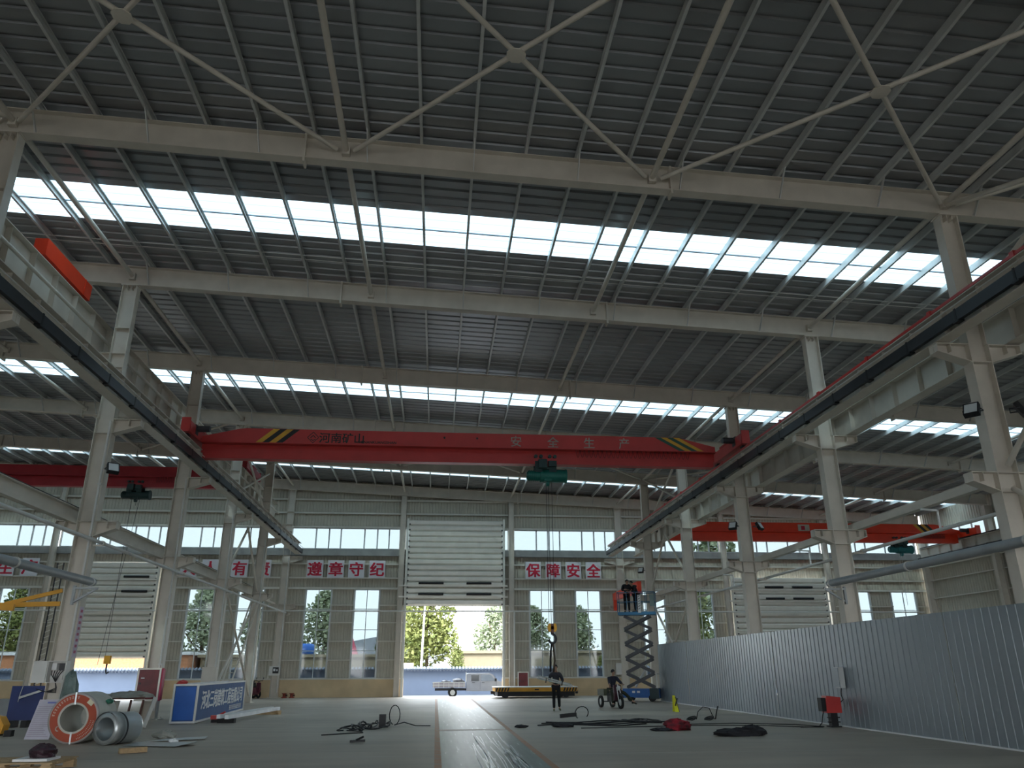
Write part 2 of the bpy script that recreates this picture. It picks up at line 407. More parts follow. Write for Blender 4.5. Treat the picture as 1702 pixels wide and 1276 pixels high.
# roof sheets
b = MB(); ys = [YF-4]+[v for s in STRIPS for v in s]+[YB+.5]
for y0, y1 in zip(ys[::2], ys[1::2]):
    b.ribs(y0, y1, XW-.6, XE+.6, lambda u, a, d: (a, u, zd(a)+d), .41, .055, .26, .06)
o = obj('ceiling', b, DECK); tag(o, 'dark ribbed metal roof deck seen from below', 'roof', kind='structure')
names = ['left bay', 'nave', 'right bay']; dist = ['', 'nearest', 'middle', 'farthest']
SKB = mat('skylight seam flashing', (.35, .4, .46), .5)
for k, (y0, y1) in enumerate(STRIPS):
    if k < 1:
        b = MB(); b.ribs(y0, y1, XW-.6, XE+.6, lambda u, a, d: (a, u, zd(a)+d), .41, .055, .26, .06)  # unseen strip, added so more daylight reaches the hall
        o = obj('skylight_strip', b, SKYL); tag(o, 'unseen translucent skylight strip added behind the camera for daylight', 'skylight', 'skylight strips', 'structure'); continue
    for j, (x0, x1) in enumerate(((XW-.6, XL), (XL, XR), (XR, XE+.6))):
        t = thing('skylight_strip', f'{dist[k]} bright translucent skylight strip across the {names[j]} roof', 'skylight', ((x0+x1)/2, (y0+y1)/2, zd((x0+x1)/2)), group='skylight strips')
        ym = (y0+y1)/2
        for u0, u1 in ((y0, ym), (ym, y1)):
            b = MB(); b.ribs(u0, u1, x0, x1, lambda u, a, d: (a, u, zd(a)+d), .41, .055, .26, .06); obj('fibreglass_sheet', b, SKYL, t)
        b = MB(); b.bar((x0, ym, zd(x0)-.01), (x1, ym, zd(x1)-.01), .05, .03); obj('seam_flashing', b, SKB, t)

# purlins: continuous lines along the hall
PUR = [x for x in [.57+1.245*k for k in range(-26, 28)] if XW < x < XE]
for x in PUR:
    b = MB(); z0 = zt(x); y0, y1 = YF-3, YB+.1
    prof = [(0, 0), (.065, 0), (.065, .025), (.060, .025), (.060, .005), (.005, .005), (.005, .193), (.060, .193), (.060, .17), (.065, .17), (.065, .198), (0, .198)]
    b.prism(prof, (x-.03, y0, z0), (1, 0, 0), (0, 0, 1), (0, y1-y0, 0))
    o = obj('roof_purlin', b, GALV, origin=(x, 20, z0)); tag(o, 'slender galvanised purlin running lengthwise under the roof deck', 'purlin', 'roof purlins')
# rafters
RLAB = ['overhead behind the photo edge', 'nearest to the camera, dark', 'second from the camera, in pale light', 'third from the camera, dark', 'fourth, just above the nave crane girder', 'fifth, below the nave crane girder', 'end rafter on the back wall']
for i in range(0, 7):
    y = F(i)-(.1 if i == 6 else 0); xm = 1
    t = thing('roof_rafter', f'painted steel I-beam rafter {RLAB[i]}', 'rafter', (xm, y, zt(xm)-.65), group='roof rafters')
    b = MB(); b.ibeam((XW, y, zt(XW)-.325), (XE, y, zt(XE)-.325), .65, .28, .022, .012); obj('beam', b, STEEL, t)
    for x in (-25, -17.5, -3.35, 5.35, 19.5, 27.5):
        b = MB(); b.bar((x-.02, y, zt(x)-.76), (x-.02, y, zt(x)+.02), .05, .30, (0, 1, 0)); obj('splice_plate', b, STEEL, t)
    for k, x in enumerate(PUR):
        if k % 2 == 0 and min(abs(x-XL), abs(x-XR)) > .5:
            b = MB()
            for sgn in ((-1,) if i == 6 else (-1, 1)):
                b.bar((x, y+sgn*.55, zt(x)+.05), (x, y+sgn*.02, zt(x)-.60), .07, .02, (1, 0, 0))
            obj('fly_brace', b, GALV, t)
# struts along the hall under the rafters, over columns and gable columns
for x, nm in ((XL, 'over the left column row'), (XP, 'left of the nave centre'), (XQ, 'right of the nave centre'), (XR, 'over the right column row'), (-17.4, 'left bay inner'), (19.6, 'right bay inner'), (26.9, 'right bay outer')):
    t = thing('roof_strut', f'round pale strut pipe under the roof, {nm}', 'strut', (x, 25, zt(x)-.4), group='roof struts')
    for i in range(-1, 6):
        b = MB(); z = zt(x)-.34; b.tube((x, F(i)+.13, z), (x, F(i+1)-.13, z), .07, 10); b.box(x-.09, x+.09, F(i)+.02, F(i)+.14, z-.12, z+.10); b.box(x-.09, x+.09, F(i+1)-.14, F(i+1)-.02, z-.12, z+.10)
        obj('strut_pipe', b, STEEL, t)
# roof cross bracing
def xbrace(x0, x1, i, label):
    ya, yb = F(i)+.2, F(i+1)-.2; xm, ym = (x0+x1)/2, (ya+yb)/2
    z = lambda x: zt(x)-.40
    t = thing('roof_cross_brace', label, 'bracing', (xm, ym, z(xm)), group='roof cross braces')
    for (a, c) in (((x0+.2, ya), (x1-.2, yb)), ((x0+.2, yb), (x1-.2, ya))):
        b = MB(); p = Vector((a[0], a[1], z(a[0]))); q = Vector((c[0], c[1], z(c[0]))); b.tube(p, q, .055, 8); obj('brace_pipe', b, STEEL, t)
    b = MB(); b.prism([(.20*math.cos(k*PI/4+.39), .20*math.sin(k*PI/4+.39)) for k in range(8)], (xm, ym, z(xm)-.065), (1, 0, -.043), (0, 1, 0), (0, 0, .02)); obj('gusset_plate', b, STEEL, t)
for x0, x1, nm in ((-17.4, XL, 'in the left bay'), (XL, XP, 'left part of the nave'), (XP, XQ, 'middle of the nave'), (XQ, XR, 'right part of the nave'), (XR, 19.6, 'in the right bay')):
    xbrace(x0, x1, 0, f'crossed brace pipes with gusset overhead near the camera, {nm}')
    xbrace(x0, x1, 4, f'crossed brace pipes under the far roof, {nm}')
# sag rods
for y, nm in ((21.3, 'past the nearest skylight'), (21.55, 'second line past the nearest skylight')):
    b = MB(); b.tube((XL-8, y, zt(XL-8)+.03), (XR+8, y, zt(XR+8)+.03), .014, 5); o = obj('tie_rod', b, PVC); tag(o, f'thin bright tie rod threaded through the purlins, {nm}', 'tie rod')

# ------------------------------------------------------------------ columns
def bracket(b, x, y, z, s, L, d=.42, wy=.30):
    """cantilever bracket: top plate, web, sloping bottom flange; s = side"""
    x0 = x; x1 = x+s*L
    b.box(min(x0, x1), max(x0, x1), y-wy/2, y+wy/2, z-.02, z)
    b.prism([(0, 0), (L, 0), (L, -.18), (0, -d)], (x0, y-.008, z-.02), (s, 0, 0), (0, 0, 1), (0, .016, 0))
    b.bar((x0, y, z-.02-d), (x1, y, z-.02-.18), wy, .018, (0, 0, 1))
    for u in (.55, .97): b.box(min(x0+s*L*u, x0+s*L*u+s*.014), max(x0+s*L*u, x0+s*L*u+s*.014), y-wy/2, y+wy/2, z-.2, z-.02)
def column(x, i, side, label):
    y = F(i)
    t = thing('steel_column', label, 'column', (x, y, 0))
    b = MB(); b.hsec(x, y, .02, 8.6, .50, .32)
    for z in (8.15, 5.14, 5.56): b.box(x-.23, x+.23, y-.15, y+.15, z, z+.02)
    obj('lower_shaft', b, STEEL, t)
    b = MB(); b.hsec(x, y, 8.6, zt(x)-.65, .46, .28)
    for z in ([10.25, 10.7, 11.55] if side < 0 else [9.6]): b.box(x-.21, x+.21, y-.13, y+.13, z-.02, z)
    b.box(x-.26, x+.26, y-.19, y+.19, zt(x)-.70, zt(x)-.67)
    for k in (-.2, -.07, .07, .2): b.box(x+k-.006, x+k+.006, y-.16, y+.16, zt(x)-.82, zt(x)-.70)
    obj('upper_shaft', b, STEEL, t)
    for s in (-1, 1):
        b = MB(); bracket(b, x+s*.25, y, 8.6, s, .78); 
        if not (side < 0 and s < 0): obj('crane_bracket', b, STEEL, t)
        b = MB(); bracket(b, x+s*.25, y, 5.58, s, .58, .40); obj('low_bracket', b, STEEL, t)
    if side < 0:
        b = MB(); bracket(b, x-.23, y, 10.7, -1, .82, .40); obj('high_bracket', b, STEEL, t)
        b = MB(); b.tube((x+.19, y-.20, .3), (x+.19, y-.20, 8.5), .035, 8)
        for z in (1.8, 3.4, 5.0, 6.6): b.box(x+.14, x+.25, y-.24, y-.15, z, z+.04)
        obj('conduit', b, PVC, t)
    b = MB(); b.box(x-.4, x+.4, y-.28, y+.28, 0, .025)
    for u in (-.33, .33):
        for v in (-.22, .22): b.tube((x+u, y+v, .02), (x+u, y+v, .09), .018, 6)
    obj('base_plate', b, STEEL, t)
    return t
LC = ['', 'nearest left row column, cut by the left edge of the photo', 'left row steel column carrying the open electrical box, behind the steel coils', 'left row steel column with the big red fire cabinet at its foot', 'left row steel column with a grey switch box, behind the blue lightbox sign', 'left row steel column next to the slanting ladder', 'left row steel column standing against the back wall beside the dark heap']
RC = ['', 'nearest right row column, large, at the right edge with a floodlight pair', 'second right row column, rising behind the thick pipe end', 'third right row column rising behind the ribbed fence', 'fourth right row column, near the far end of the ribbed fence', 'right row steel column directly behind the scissor lift platform', 'right row steel column standing against the back wall left of the lift']
for i in range(1, 7):
    column(XL, i, -1, LC[i]); column(XR, i, 1, RC[i])
# gable columns on the back wall
for x, nm in ((-24.5, 'left of the lowered shutter door'), (-17.3, 'right of the lowered shutter door'), (XP, 'left of the open doorway'), (XQ, 'right of the open doorway'), (19.55, 'left of the right bay shutter'), (26.85, 'right of the right bay shutter'), (XE-.05, 'in the right corner of the hall')):
    b = MB(); y = YB-.14; wx = .34 if x < XE-1 else .5
    b.hsec(x, y, 0, zt(x)-.68, wx, .30, .018, .012)
    o = obj('gable_column', b, STEEL); tag(o, f'slim pale gable column on the back wall, {nm}', 'column')
for i in (4, 5):
    x = XE-.1; b = MB(); b.hsec(x, F(i), 0, zt(x)-.68, .5, .3); o = obj('side_column', b, STEEL); tag(o, 'pale wall column of the right side wall, '+('nearer one' if i == 4 else 'farther one'), 'column')

# girts of the back wall
gk = [1]
def girt(z, segs, h, d, label, m=GIRT):
    b = MB()
    for a, c in segs:
        b.box(a, c, YW-d, YW-.002, z-.012, z); b.box(a, c, YW-d, YW-d+.01, z-h, z); b.box(a, c, YW-.012, YW-.002, z-h, z)
    o = obj(f'trim_{gk[0]}', b, m); gk[0] += 1; tag(o, label, 'girt rail', kind='structure')
def gaps(z):
    r = []; x = XW
    for a, c, z0, z1 in sorted(OPEN):
        if z0-.02 < z < z1+.02 and a > XW+1:
            r.append((x, a)); x = c
    r.append((x, XE)); return r
for z, h, d, nm in ((2.22, .06, .16, 'lowest'), (3.35, .06, .16, 'second'), (4.49, .06, .16, 'third'), (5.57, .06, .16, 'fourth')):
    girt(z, gaps(z), h, d, f'{nm} thin girt between the tall windows')
girt(6.66, gaps(6.66), .12, .16, 'girt along the heads of the tall windows')
girt(7.3, gaps(7.3), .08, .18, 'girt under the red lettered boards')
girt(8.2, gaps(8.2), .08, .18, 'girt behind the tops of the lettered boards')
girt(9.1, [(XW, XE)], .42, .26, 'deep dark channel below the clerestory', mat('shaded channel steel', (.30, .30, .29), .5))  # girt steel darkened, shade below the window band put into its colour
girt(10.62, [(XW, XE)], .10, .2, 'girt along the head of the clerestory')
girt(11.55, [(XW, XE)], .09, .2, 'girt above the clerestory')
girt(12.45, [(XW, 12)], .09, .2, 'topmost girt near the end rafter')
girt(1.12, gaps(1.13), .08, .16, 'sill rail above the ochre plinth')
b = MB()
for z in (7.3, 8.2, 6.1, 4.9, 9.0, 10.6): b.box(XE+.06, XE+.24, 15, YB, z-.06, z); 
o = obj(f'trim_{gk[0]}', b, GIRT); gk[0] += 1; tag(o, 'pale girts along the right side wall', 'girt rail', kind='structure')

# windows
wn = [1]
def window(x0, x1, z0, z1, rows, cols, label, axis='x', pos=None):
    t = thing(f'window_{wn[0]}', label, 'window', ((x0+x1)/2, YW, z0) if axis == 'x' else (pos, (x0+x1)/2, z0), kind='structure'); wn[0] += 1
    b = MB(); g = MB(); w_ = .045 if rows else .09
    def bx(m, a, c, e, f, d0, d1):
        if axis == 'x': m.box(a, c, YW+d0, YW+d1, e, f)
        else: m.box(pos+d0, pos+d1, a, c, e, f)
    e = .07
    bx(b, x0-e, x0+.03, z0-e, z1+e, -.06, .06); bx(b, x1-.03, x1+e, z0-e, z1+e, -.06, .06)
    bx(b, x0+.03, x1-.03, z0-e, z0+.03, -.06, .06); bx(b, x0+.03, x1-.03, z1-.03, z1+e, -.06, .06)
    for c in cols: bx(b, c-w_/2, c+w_/2, z0+.03, z1-.03, -.02, .04)
    for r in rows: bx(b, x0+.03, x1-.03, r-w_/2, r+w_/2, -.021, .041)
    bx(g, x0+.02, x1-.02, z0+.02, z1-.02, .008, .014)
    obj('window_frame', b, WHITEF, t); obj('pane', g, GLASS, t)
    return t
WL = ['far left beyond the photo edge', 'at the far left edge', 'left of the grey switch box column', 'behind the slanting ladder', 'first left of the doorway column, below the first red board', 'second, just left of the open doorway', 'right of the red hydrant cabinet', 'left of the scissor lift', 'behind the braces right of the lift', 'left of the right bay shutter', 'low right, above the fence', 'in the right corner above the fence']
for (a, c), nm in zip(TALL, WL): window(a, c, 1.12, 6.52, [5.3, 4.02, 2.74], [(a+c)/2], f'tall white framed window {nm}')
cc = [XW+.3, -24.5, -17.3, XL, XP, XQ, XR, 19.55, 26.85, XE-.3]
cn = ['outer left bay', 'over the lowered shutter', 'left of the left column row', 'over the four red boards left of the door', 'behind the raised door leaf', 'over the four red boards right of the door', 'left part of the right bay', 'under the right crane girder', 'right end of the back wall']
for k, (a, c) in enumerate(zip(cc, cc[1:])):
    a += .2; c -= .2; L = c-a
    cols = [a+L*f for f in (.22, .34, .45, .67, .79, .90)] if k != 4 else [a+.9, c-.9]
    window(a, c, 9.15, 10.5, [], cols, f'clerestory window band {cn[k]}')
window(-10, YB-.2, 8.98, 10.52, [], [YB-.2-1.25*q for q in range(1, 49)], 'clerestory window band high in the right side wall', 'y', XE+.28)
window(-10, YB-.2, 8.98, 10.52, [], [YB-.2-2.5*q for q in range(1, 24)], 'clerestory window band high in the left side wall', 'y', XW-.28)

# vertical lift shutter doors
dn = [1]
def shutter(x0, x1, zb, ztp, label, rails, sp):
    t = thing(f'door_{dn[0]}', label, 'door', ((x0+x1)/2, YB-.2, zb), kind='structure'); dn[0] += 1
    y = YB-.22
    b = MB(); n = int((ztp-zb)/.36); h = (ztp-zb)/n
    for k in range(n):
        z = zb+k*h
        prof = [(.05, 0), (-.06, .10), (-.07, h*.80), (-.04, h*.92), (.05, h), (.07, h), (.07, 0)]
        b.prism(prof, (x0, y, z), (0, 1, 0), (0, 0, 1), (x1-x0, 0, 0))
    obj('door_panel', b, SHUT, t)
    for x in (x0-.09, x1+.09):
        b = MB(); b.box(x-.07, x+.07, y-.05, y+.12, 0, ztp+.1); obj('guide_rail', b, GIRT, t)
    b = MB()
    for k in range(n):
        for x in (x0+.04, x1-.04): b.box(x-.05, x+.05, y-.07, y-.03, zb+k*h+.05, zb+k*h+.13)
    obj('hinge_row', b, DARK, t)
    for z, x_a, x_b in rails:
        b = MB(); b.box(x_a, x_b, y-.13, y-.05, z-.05, z+.05); obj('spring_shaft', b, SHUT, t)
        for u0, u1 in sp:
            b = MB(); b.tube((x0+(x1-x0)*u0, y-.11, z+.17), (x0+(x1-x0)*u1, y-.11, z+.17), .075, 10)
            obj('torsion_spring', b, BLACK, t)
    return t
shutter(-2.0, 4.27, 5.5, 11.05, 'raised ridged shutter door hanging above the open central doorway', [(6.05, -2.5, 4.6), (6.75, -2.5, 4.6)], [(.12, .38), (.62, .88)])
shutter(-22.25, -17.85, 2.33, 8.1, 'grey ridged shutter door in the left bay, lowered to head height', [(6.15, -22.3, -17.8), (7.05, -22.3, -17.8)], [(.55, .9)])
shutter(19.97, 26.4, .3, 7.4, 'bright ridged shutter door in the right bay above the fence', [(5.85, 19.6, 26.8), (6.6, 19.6, 26.8)], [(.34, .54), (.64, .86)])

# lettered boards on the back wall
def board(x, ch, label):
    t = thing('sign_board', label, 'sign', (x, YB-.05, 7.25), group='lettered safety boards')
    b = MB(); b.box(x-.52, x+.52, YB-.06, YB-.02, 7.25, 8.37); obj('board', b, SIGNW, t)
    b = MB(); put_text(b, ch, (x, YB-.068, 7.81), (1, 0, 0), (0, 0, 1), .94, .012, .028); obj('lettering', b, SIGNR, t)
for x, ch, nm in ((-27.2, '生', 'white board with red 生 at the far left edge'), (-25.75, '产', 'white board with red 产 left of the left gable column'), (-16.0, '人', 'white board with red 人, first of a pair behind the left columns'), (-14.67, '人', 'white board with red 人, second of a pair behind the left columns'),
                  (-12.82, '有', 'white board with red 有 between two left columns'), (-11.35, '责', 'white board with red 责 half hidden by a left column'),
                  (-8.02, '遵', 'white board with red 遵, first left of the door'), (-6.68, '章', 'white board with red 章, second left of the door'), (-5.35, '守', 'white board with red 守, third left of the door'), (-4.0, '纪', 'white board with red 纪, nearest left of the door'),
                  (6.34, '保', 'white board with red 保, nearest right of the door'), (7.7, '障', 'white board with red 障, second right of the door'), (9.06, '安', 'white board with red 安, third right of the door'), (10.43, '全', 'white board with red 全, last right of the door')):
    board(x, ch, nm)
b = MB(); b.tube((XW+1, YB-.42, 5.14), (XE-1, YB-.42, 5.14), .045, 8)
for x in range(-30, 34, 4): b.box(x-.03, x+.03, YB-.42, YB, 5.12, 5.16)
o = obj('wall_pipe', b, PVC); tag(o, 'thin horizontal pipe crossing the whole back wall and the open doorway', 'pipe')

# ------------------------------------------------------------------ crane runways
def runway(x, zb, h, y0, y1, wd, label, rail_m=DARK):
    t = thing('crane_runway', label, 'crane runway', (x, 30, zb))
    b = MB(); b.ibeam((x, y0, zb+h/2), (x, y1, zb+h/2), h, wd, .022, .014)
    obj('beam', b, STEEL, t)
    n = int((y1-y0)/1.24); y = y0+.4; b = MB(); b.box(x-wd*.42, x+wd*.42, y-.006, y+.006, zb+.03, zb+h-.03)
    o = obj('web_stiffener', b, STEEL, t)
    for k in range(1, n):
        c = o.copy(); COL.objects.link(c); c.parent = t; c.location = (0, k*1.24, 0)
    b = MB(); b.box(x-.035, x+.035, y0, y1, zb+h, zb+h+.02); b.box(x-.012, x+.012, y0, y1, zb+h+.02, zb+h+.07); b.box(x-.03, x+.03, y0, y1, zb+h+.07, zb+h+.10)
    obj('crane_rail', b, rail_m, t)
    return t
def busbar(t, x, z, s, y0, y1):
    b = MB(); b.box(x-.05, x+.05, y0, y1, z-.13, z+.13); obj('conductor_bar', b, BUS, t)
    b = MB(); y = y0+1
    b.box(min(x-s*.25, x), max(x-s*.25, x), y-.02, y+.02, z+.13, z+.16); b.box(x-.07, x+.07, y-.10, y+.10, z-.17, z-.13); b.box(x+s*.04, x+s*.056, y-.03, y+.03, z-.14, z+.15)
    o = obj('bar_clamp', b, BLACK, t)
    for k in range(1, int((y1-y)/1.86)):
        c = o.copy(); COL.objects.link(c); c.parent = t; c.location = (0, k*1.86, 0)
    b = MB(); b.tube((x+s*.09, y0, z+.2), (x+s*.09, y1, z+.2), .012, 6); obj('guard_wire', b, PVC, t)
t = runway(-9.05, 8.62, .72, 6, 53.0-1.2, .34, 'left crane runway beam of the nave with black conductor bar')
busbar(t, -8.82, 8.82, 1, 6, 51.9)
t = runway(11.42, 8.62, .66, 6, 51.6, .34, 'right crane runway beam of the nave with red rail line and black conductor bar')
busbar(t, 11.18, 8.84, -1, 6, 51.6)
b = MB(); b.box(11.26, 11.30, 6, 51.6, 9.30, 9.37); obj('collector_line', b, RED, t, label='thin red collector line')
for k in range(16):
    b = MB(); b.box(11.24, 11.32, 7+k*2.8, 7.12+k*2.8, 9.28, 9.41); obj('line_clip', b, RED, t)
t = runway(-10.78, 10.72, 1.13, 6, 51.8, .40, 'high crane runway beam of the left bay, above the left columns')
b = MB(); b.tube((-10.5, 6, 11.22), (-10.5, 51.5, 11.22), .05, 8)
obj('brace_pipe', b, STEEL, t)
t = runway(13.12, 8.62, .80, 6, 51.6, .36, 'left crane runway beam of the right bay behind the right columns')
t = runway(33.45, 8.45, .85, 12, 51.8, .36, 'far right crane runway beam along the right side wall')
busbar(t, 33.2, 8.55, -1, 12, 51.8)
t = thing('low_runway', 'low runway beam on brackets along the left columns', 'crane runway', (-10.55, 30, 5.6))
b = MB(); b.ibeam((-10.55, 6, 5.82), (-10.55, 51.8, 5.82), .42, .26); obj('beam', b, STEEL, t)
b = MB(); b.box(-10.6, -10.5, 6, 51.8, 6.03, 6.09); obj('crane_rail', b, DARK, t)
b = MB(); b.bar((-10.25, 6, 5.55), (-10.25, 51.8, 5.55), .16, .10); obj('side_channel', b, STEEL, t)
t = thing('low_runway', 'low tie beam on brackets along the right columns', 'crane runway', (12.9, 30, 5.6))
b = MB(); b.bar((12.9, 6, 5.70), (12.9, 51.8, 5.70), .20, .22); obj('beam', b, STEEL, t)
def lowpipe(x, z, s, label):
    t = thing('service_pipe', label, 'pipe', (x, 30, z))
    b = MB(); b.tube((x, 6, z), (x, 51.5, z), .05, 8); obj('pipe', b, PVC, t)
    for i in range(1, 7):
        y = F(i); b = MB(); b.box(min(x, x-s*.3), max(x, x-s*.3), y-.05, y+.05, z-.08, z-.04); b.tube((x, y-.06, z), (x, y+.06, z), .07, 10); obj('pipe_clamp', b, STEEL, t)
    return t
lowpipe(-9.42, 4.97, 1, 'pale service pipe clamped across the left columns')
t = lowpipe(12.95, 4.95, 1, 'pale service pipe running behind the right columns')
for i in range(1, 4):
    y = F(i)+3.5; b = MB(); b.tube((12.95, y, 4.95), (12.95, y, 5.45), .03, 6); b.tube((12.95, y, 5.45), (12.5, y, 5.47), .03, 6); obj('valve_riser', b, WHITE, t)
def duct(x, z, y0, y1, r, label, s):
    t = thing('duct_pipe', label, 'pipe', (x, y1, z))
    b = MB(); b.tube((x, y0, z), (x, y1, z), r, 18); obj('pipe', b, PIPE, t)
    for y in (y1-.15, y1-4.2, y1-8.4):
        b = MB(); b.tube((x, y-.03, z), (x, y+.03, z), r+.02, 18); obj('collar', b, PVC, t)
    b = MB(); xx = x-s*.15; b.bar((xx+s*.35, y1-.1, z-r-.06), (xx-s*.25, y1-.1, z-r-.06), .06, .05); b.bar((xx+s*.35, y1-.1, z-r-.06), (xx-s*.22, y1-.1, z-r-.42), .05, .05); b.box(xx-s*.25-.03, xx-s*.25+.03, y1-.14, y1-.06, z-.6, z-.1)
    obj('support_bracket', b, PIPE, t)
duct(-9.35, 3.87, 6, 22.6, .105, 'thick grey duct pipe ending at the left column with the electrical box', 1)
duct(11.75, 3.98, 6, 23.0, .105, 'thick grey duct pipe ending at the right column above the fence', -1)

# column bracing between two frames
def bay_brace(x, i, label):
    ya, yb = F(i), F(i+1); ym = (ya+yb)/2
    t = thing('column_brace', label, 'bracing', (x, ym, 0))
    def pipe(p, q, r=.06):
        b = MB(); b.tube(p, q, r, 8); obj('brace_pipe', b, STEEL, t)
    pipe((x, ya+.2, .4), (x, yb-.2, 5.2)); pipe((x+.13, ya+.2, 5.2), (x+.13, yb-.2, .4))
    pipe((x, ya+.2, 5.7), (x, ym-.12, 8.45)); pipe((x, yb-.2, 5.7), (x, ym+.12, 8.45))
    pipe((x, ya+.2, 9.6), (x, yb-.2, 12.3)); pipe((x+.13, ya+.2, 12.3), (x+.13, yb-.2, 9.6))
    b = MB(); b.box(x-.012, x+.012, ym-.3, ym+.3, 8.3, 8.6); obj('gusset_plate', b, STEEL, t)
bay_brace(XL, 4, 'crossed brace pipes between the two far left columns beside the ladder')
bay_brace(XR, 4, 'crossed brace pipes between the right columns behind the scissor lift')
bay_brace(XR, 0, 'crossed brace pipes at the nearest right column, cut by the right edge')
# ladder between the far left columns
t = thing('steel_ladder', 'slanting pale steel ladder leaning between the far left columns', 'ladder', (XL+.2, 43, 0))
for dx in (0, .42):
    b = MB(); b.bar((XL-.1+dx, 39.2, .05), (XL-.1+dx, 44.6, 5.3), .05, .09); obj('stringer', b, STEEL, t)
for k in range(17):
    f = (k+.7)/17; b = MB(); b.tube((XL-.1, 39.2+5.4*f, .05+5.25*f), (XL+.32, 39.2+5.4*f, .05+5.25*f), .017, 6); obj('rung', b, STEEL, t)

# ------------------------------------------------------------------ overhead cranes
def crane(name, label, x0, x1, y, zb, zr, hx, marks, rm=RED, hoist_m=GREEN, both=True, xr0=None, xr1=None):
    """single girder crane: girder from x0 to x1, rails at xr0, xr1 with top zr, girder bottom zb"""
    t = thing(name, label, 'overhead crane', ((x0+x1)/2, y, zb))
    zw, zp = zb+.58, zb+1.15; wy = .27
    b = MB()
    prof = [(x0, zw), (x1, zw), (x1, zw+.22), (x1-.35, zw+.30), (x1-1.35, zp-.03), (x1-1.6, zp), (x0+1.6, zp), (x0+1.35, zp-.03), (x0+.35, zw+.30), (x0, zw+.22)]
    b.prism(prof, (0, y-wy, 0), (1, 0, 0), (0, 0, 1), (0, 2*wy, 0)); obj('girder_box', b, rm, t)
    b = MB(); b.box(x0, x1, y-wy-.12, y+wy+.12, zw-.03, zw); b.box(x0, x1, y-.07, y+.07, zb+.24, zw-.03); b.box(x0+.1, x1-.1, y-.19, y+.19, zb, zb+.24); obj('track_beam', b, rm, t)  # ledge flange widened past the box to shade the recess below
    for xr in (xr0, xr1):
        if xr is None: continue
        b = MB(); b.box(xr-.17, xr+.17, y-1.75, y+1.75, zr+.10, zr+.50); b.box(xr-.20, xr+.20, y-.5, y+.5, zr+.5, zr+.56)
        obj('end_carriage', b, rm, t)
        for s in (-1, 1):
            b = MB(); b.tube((xr-.06, y+s*1.4, zr+.16), (xr+.06, y+s*1.4, zr+.16), .16, 16); obj('wheel', b, DARK, t)
            b = MB(); b.box(xr-.15, xr+.15, y+s*1.75-.04, y+s*1.75+.04, zr+.1, zr+.62); obj('buffer_plate', b, rm, t)
        sg = 1 if xr < hx else -1
        b = MB(); b.tube((xr+sg*.2, y-1.0, zr+.42), (xr+sg*.62, y-1.0, zr+.42), .12, 12); b.box(xr+sg*.1-.08, xr+sg*.1+.08, y-1.15, y-.85, zr+.2, zr+.55); obj('travel_motor', b, DARK, t)
    # hoist
    zh = zb-.42
    h = MB(); h.tube((hx-.25, y, zh), (hx+.72, y, zh), .25, 20); h.tube((hx+.72, y, zh), (hx+.78, y, zh), .27, 20)
    drum = obj('hoist_drum', h, hoist_m, t)
    b = MB(); b.tube((hx-.72, y, zh), (hx-.25, y, zh), .20, 16); b.tube((hx-.76, y, zh), (hx-.72, y, zh), .15, 16)
    for k in range(5): b.tube((hx-.68+k*.08, y, zh), (hx-.65+k*.08, y, zh), .215, 16)
    obj('hoist_motor', b, hoist_m, t)
    b = MB(); b.tube((hx-.02, y-.02, zh-.28), (hx+.10, y-.02, zh-.28), .13, 12); b.box(hx-.1, hx+.18, y-.2, y+.2, zh-.24, zh-.12); obj('rope_guide', b, hoist_m, t)
    b = MB()
    for sx in (-.32, .22):
        b.box(hx+sx-.14, hx+sx+.14, y-.26, y-.21, zh+.1, zb+.1); b.box(hx+sx-.14, hx+sx+.14, y+.21, y+.26, zh+.1, zb+.1)
        for sy in (-1, 1):
            b.tube((hx+sx-.1, y+sy*.235, zb+.30), (hx+sx-.1, y+sy*.14, zb+.30), .07, 12); b.tube((hx+sx+.1, y+sy*.235, zb+.30), (hx+sx+.1, y+sy*.14, zb+.30), .07, 12)
    b.box(hx-.46, hx+.36, y-.27, y-.20, zh+.2, zh+.3); b.box(hx-.46, hx+.36, y-.03, y+.03, zh+.2, zh+.3); b.box(hx-.1, hx+.0, y-.25, y+.25, zh+.2, zh+.3)
    b.box(hx-.34, hx-.02, y-.48, y-.27, zh+.22, zh+.55); b.box(hx+.05, hx+.35, y-.42, y-.27, zh+.28, zh+.5)
    obj('trolley', b, mat('dark trolley', (.02, .05, .05), .5), t)
    b = MB(); put = b; n = 26
    for k in range(n):
        xa = hx+1.1+(x1-hx-2.2)*k/n; xb = hx+1.1+(x1-hx-2.2)*(k+1)/n
        pts = [(xa+(xb-xa)*q/6, y-wy-.14, zw-.05-.30*math.sin(PI*q/6)) for q in range(7)]; b.path(pts, .008, 5)
    obj('festoon_cable', b, BLACK, t)
    marks(t, y-wy, zw, zp)
    return t
def stripes(t, y, zw, zp, x, lean, m1, m2):
    for k, m in enumerate((m1, m2, m1, m2)):
        b = MB(); d = .25; xx = x+k*d
        b.add([(xx, y-.004, zw+.02), (xx+d*.95, y-.004, zw+.02), (xx+d*.95+lean, y-.004, zp-.01), (xx+lean, y-.004, zp-.01)], [(0, 1, 2, 3)])
        b.add([(xx, y-.001, zw+.02), (xx+d*.95, y-.001, zw+.02), (xx+d*.95+lean, y-.001, zp-.01), (xx+lean, y-.001, zp-.01)], [(3, 2, 1, 0)])
        obj('hazard_stripe', b, m, t)
SY = mat('stripe yellow', (.70, .38, .04), .5); SK = mat('stripe black', (.015, .02, .02), .5); SG = mat('stripe dark green', (.03, .10, .07), .5)
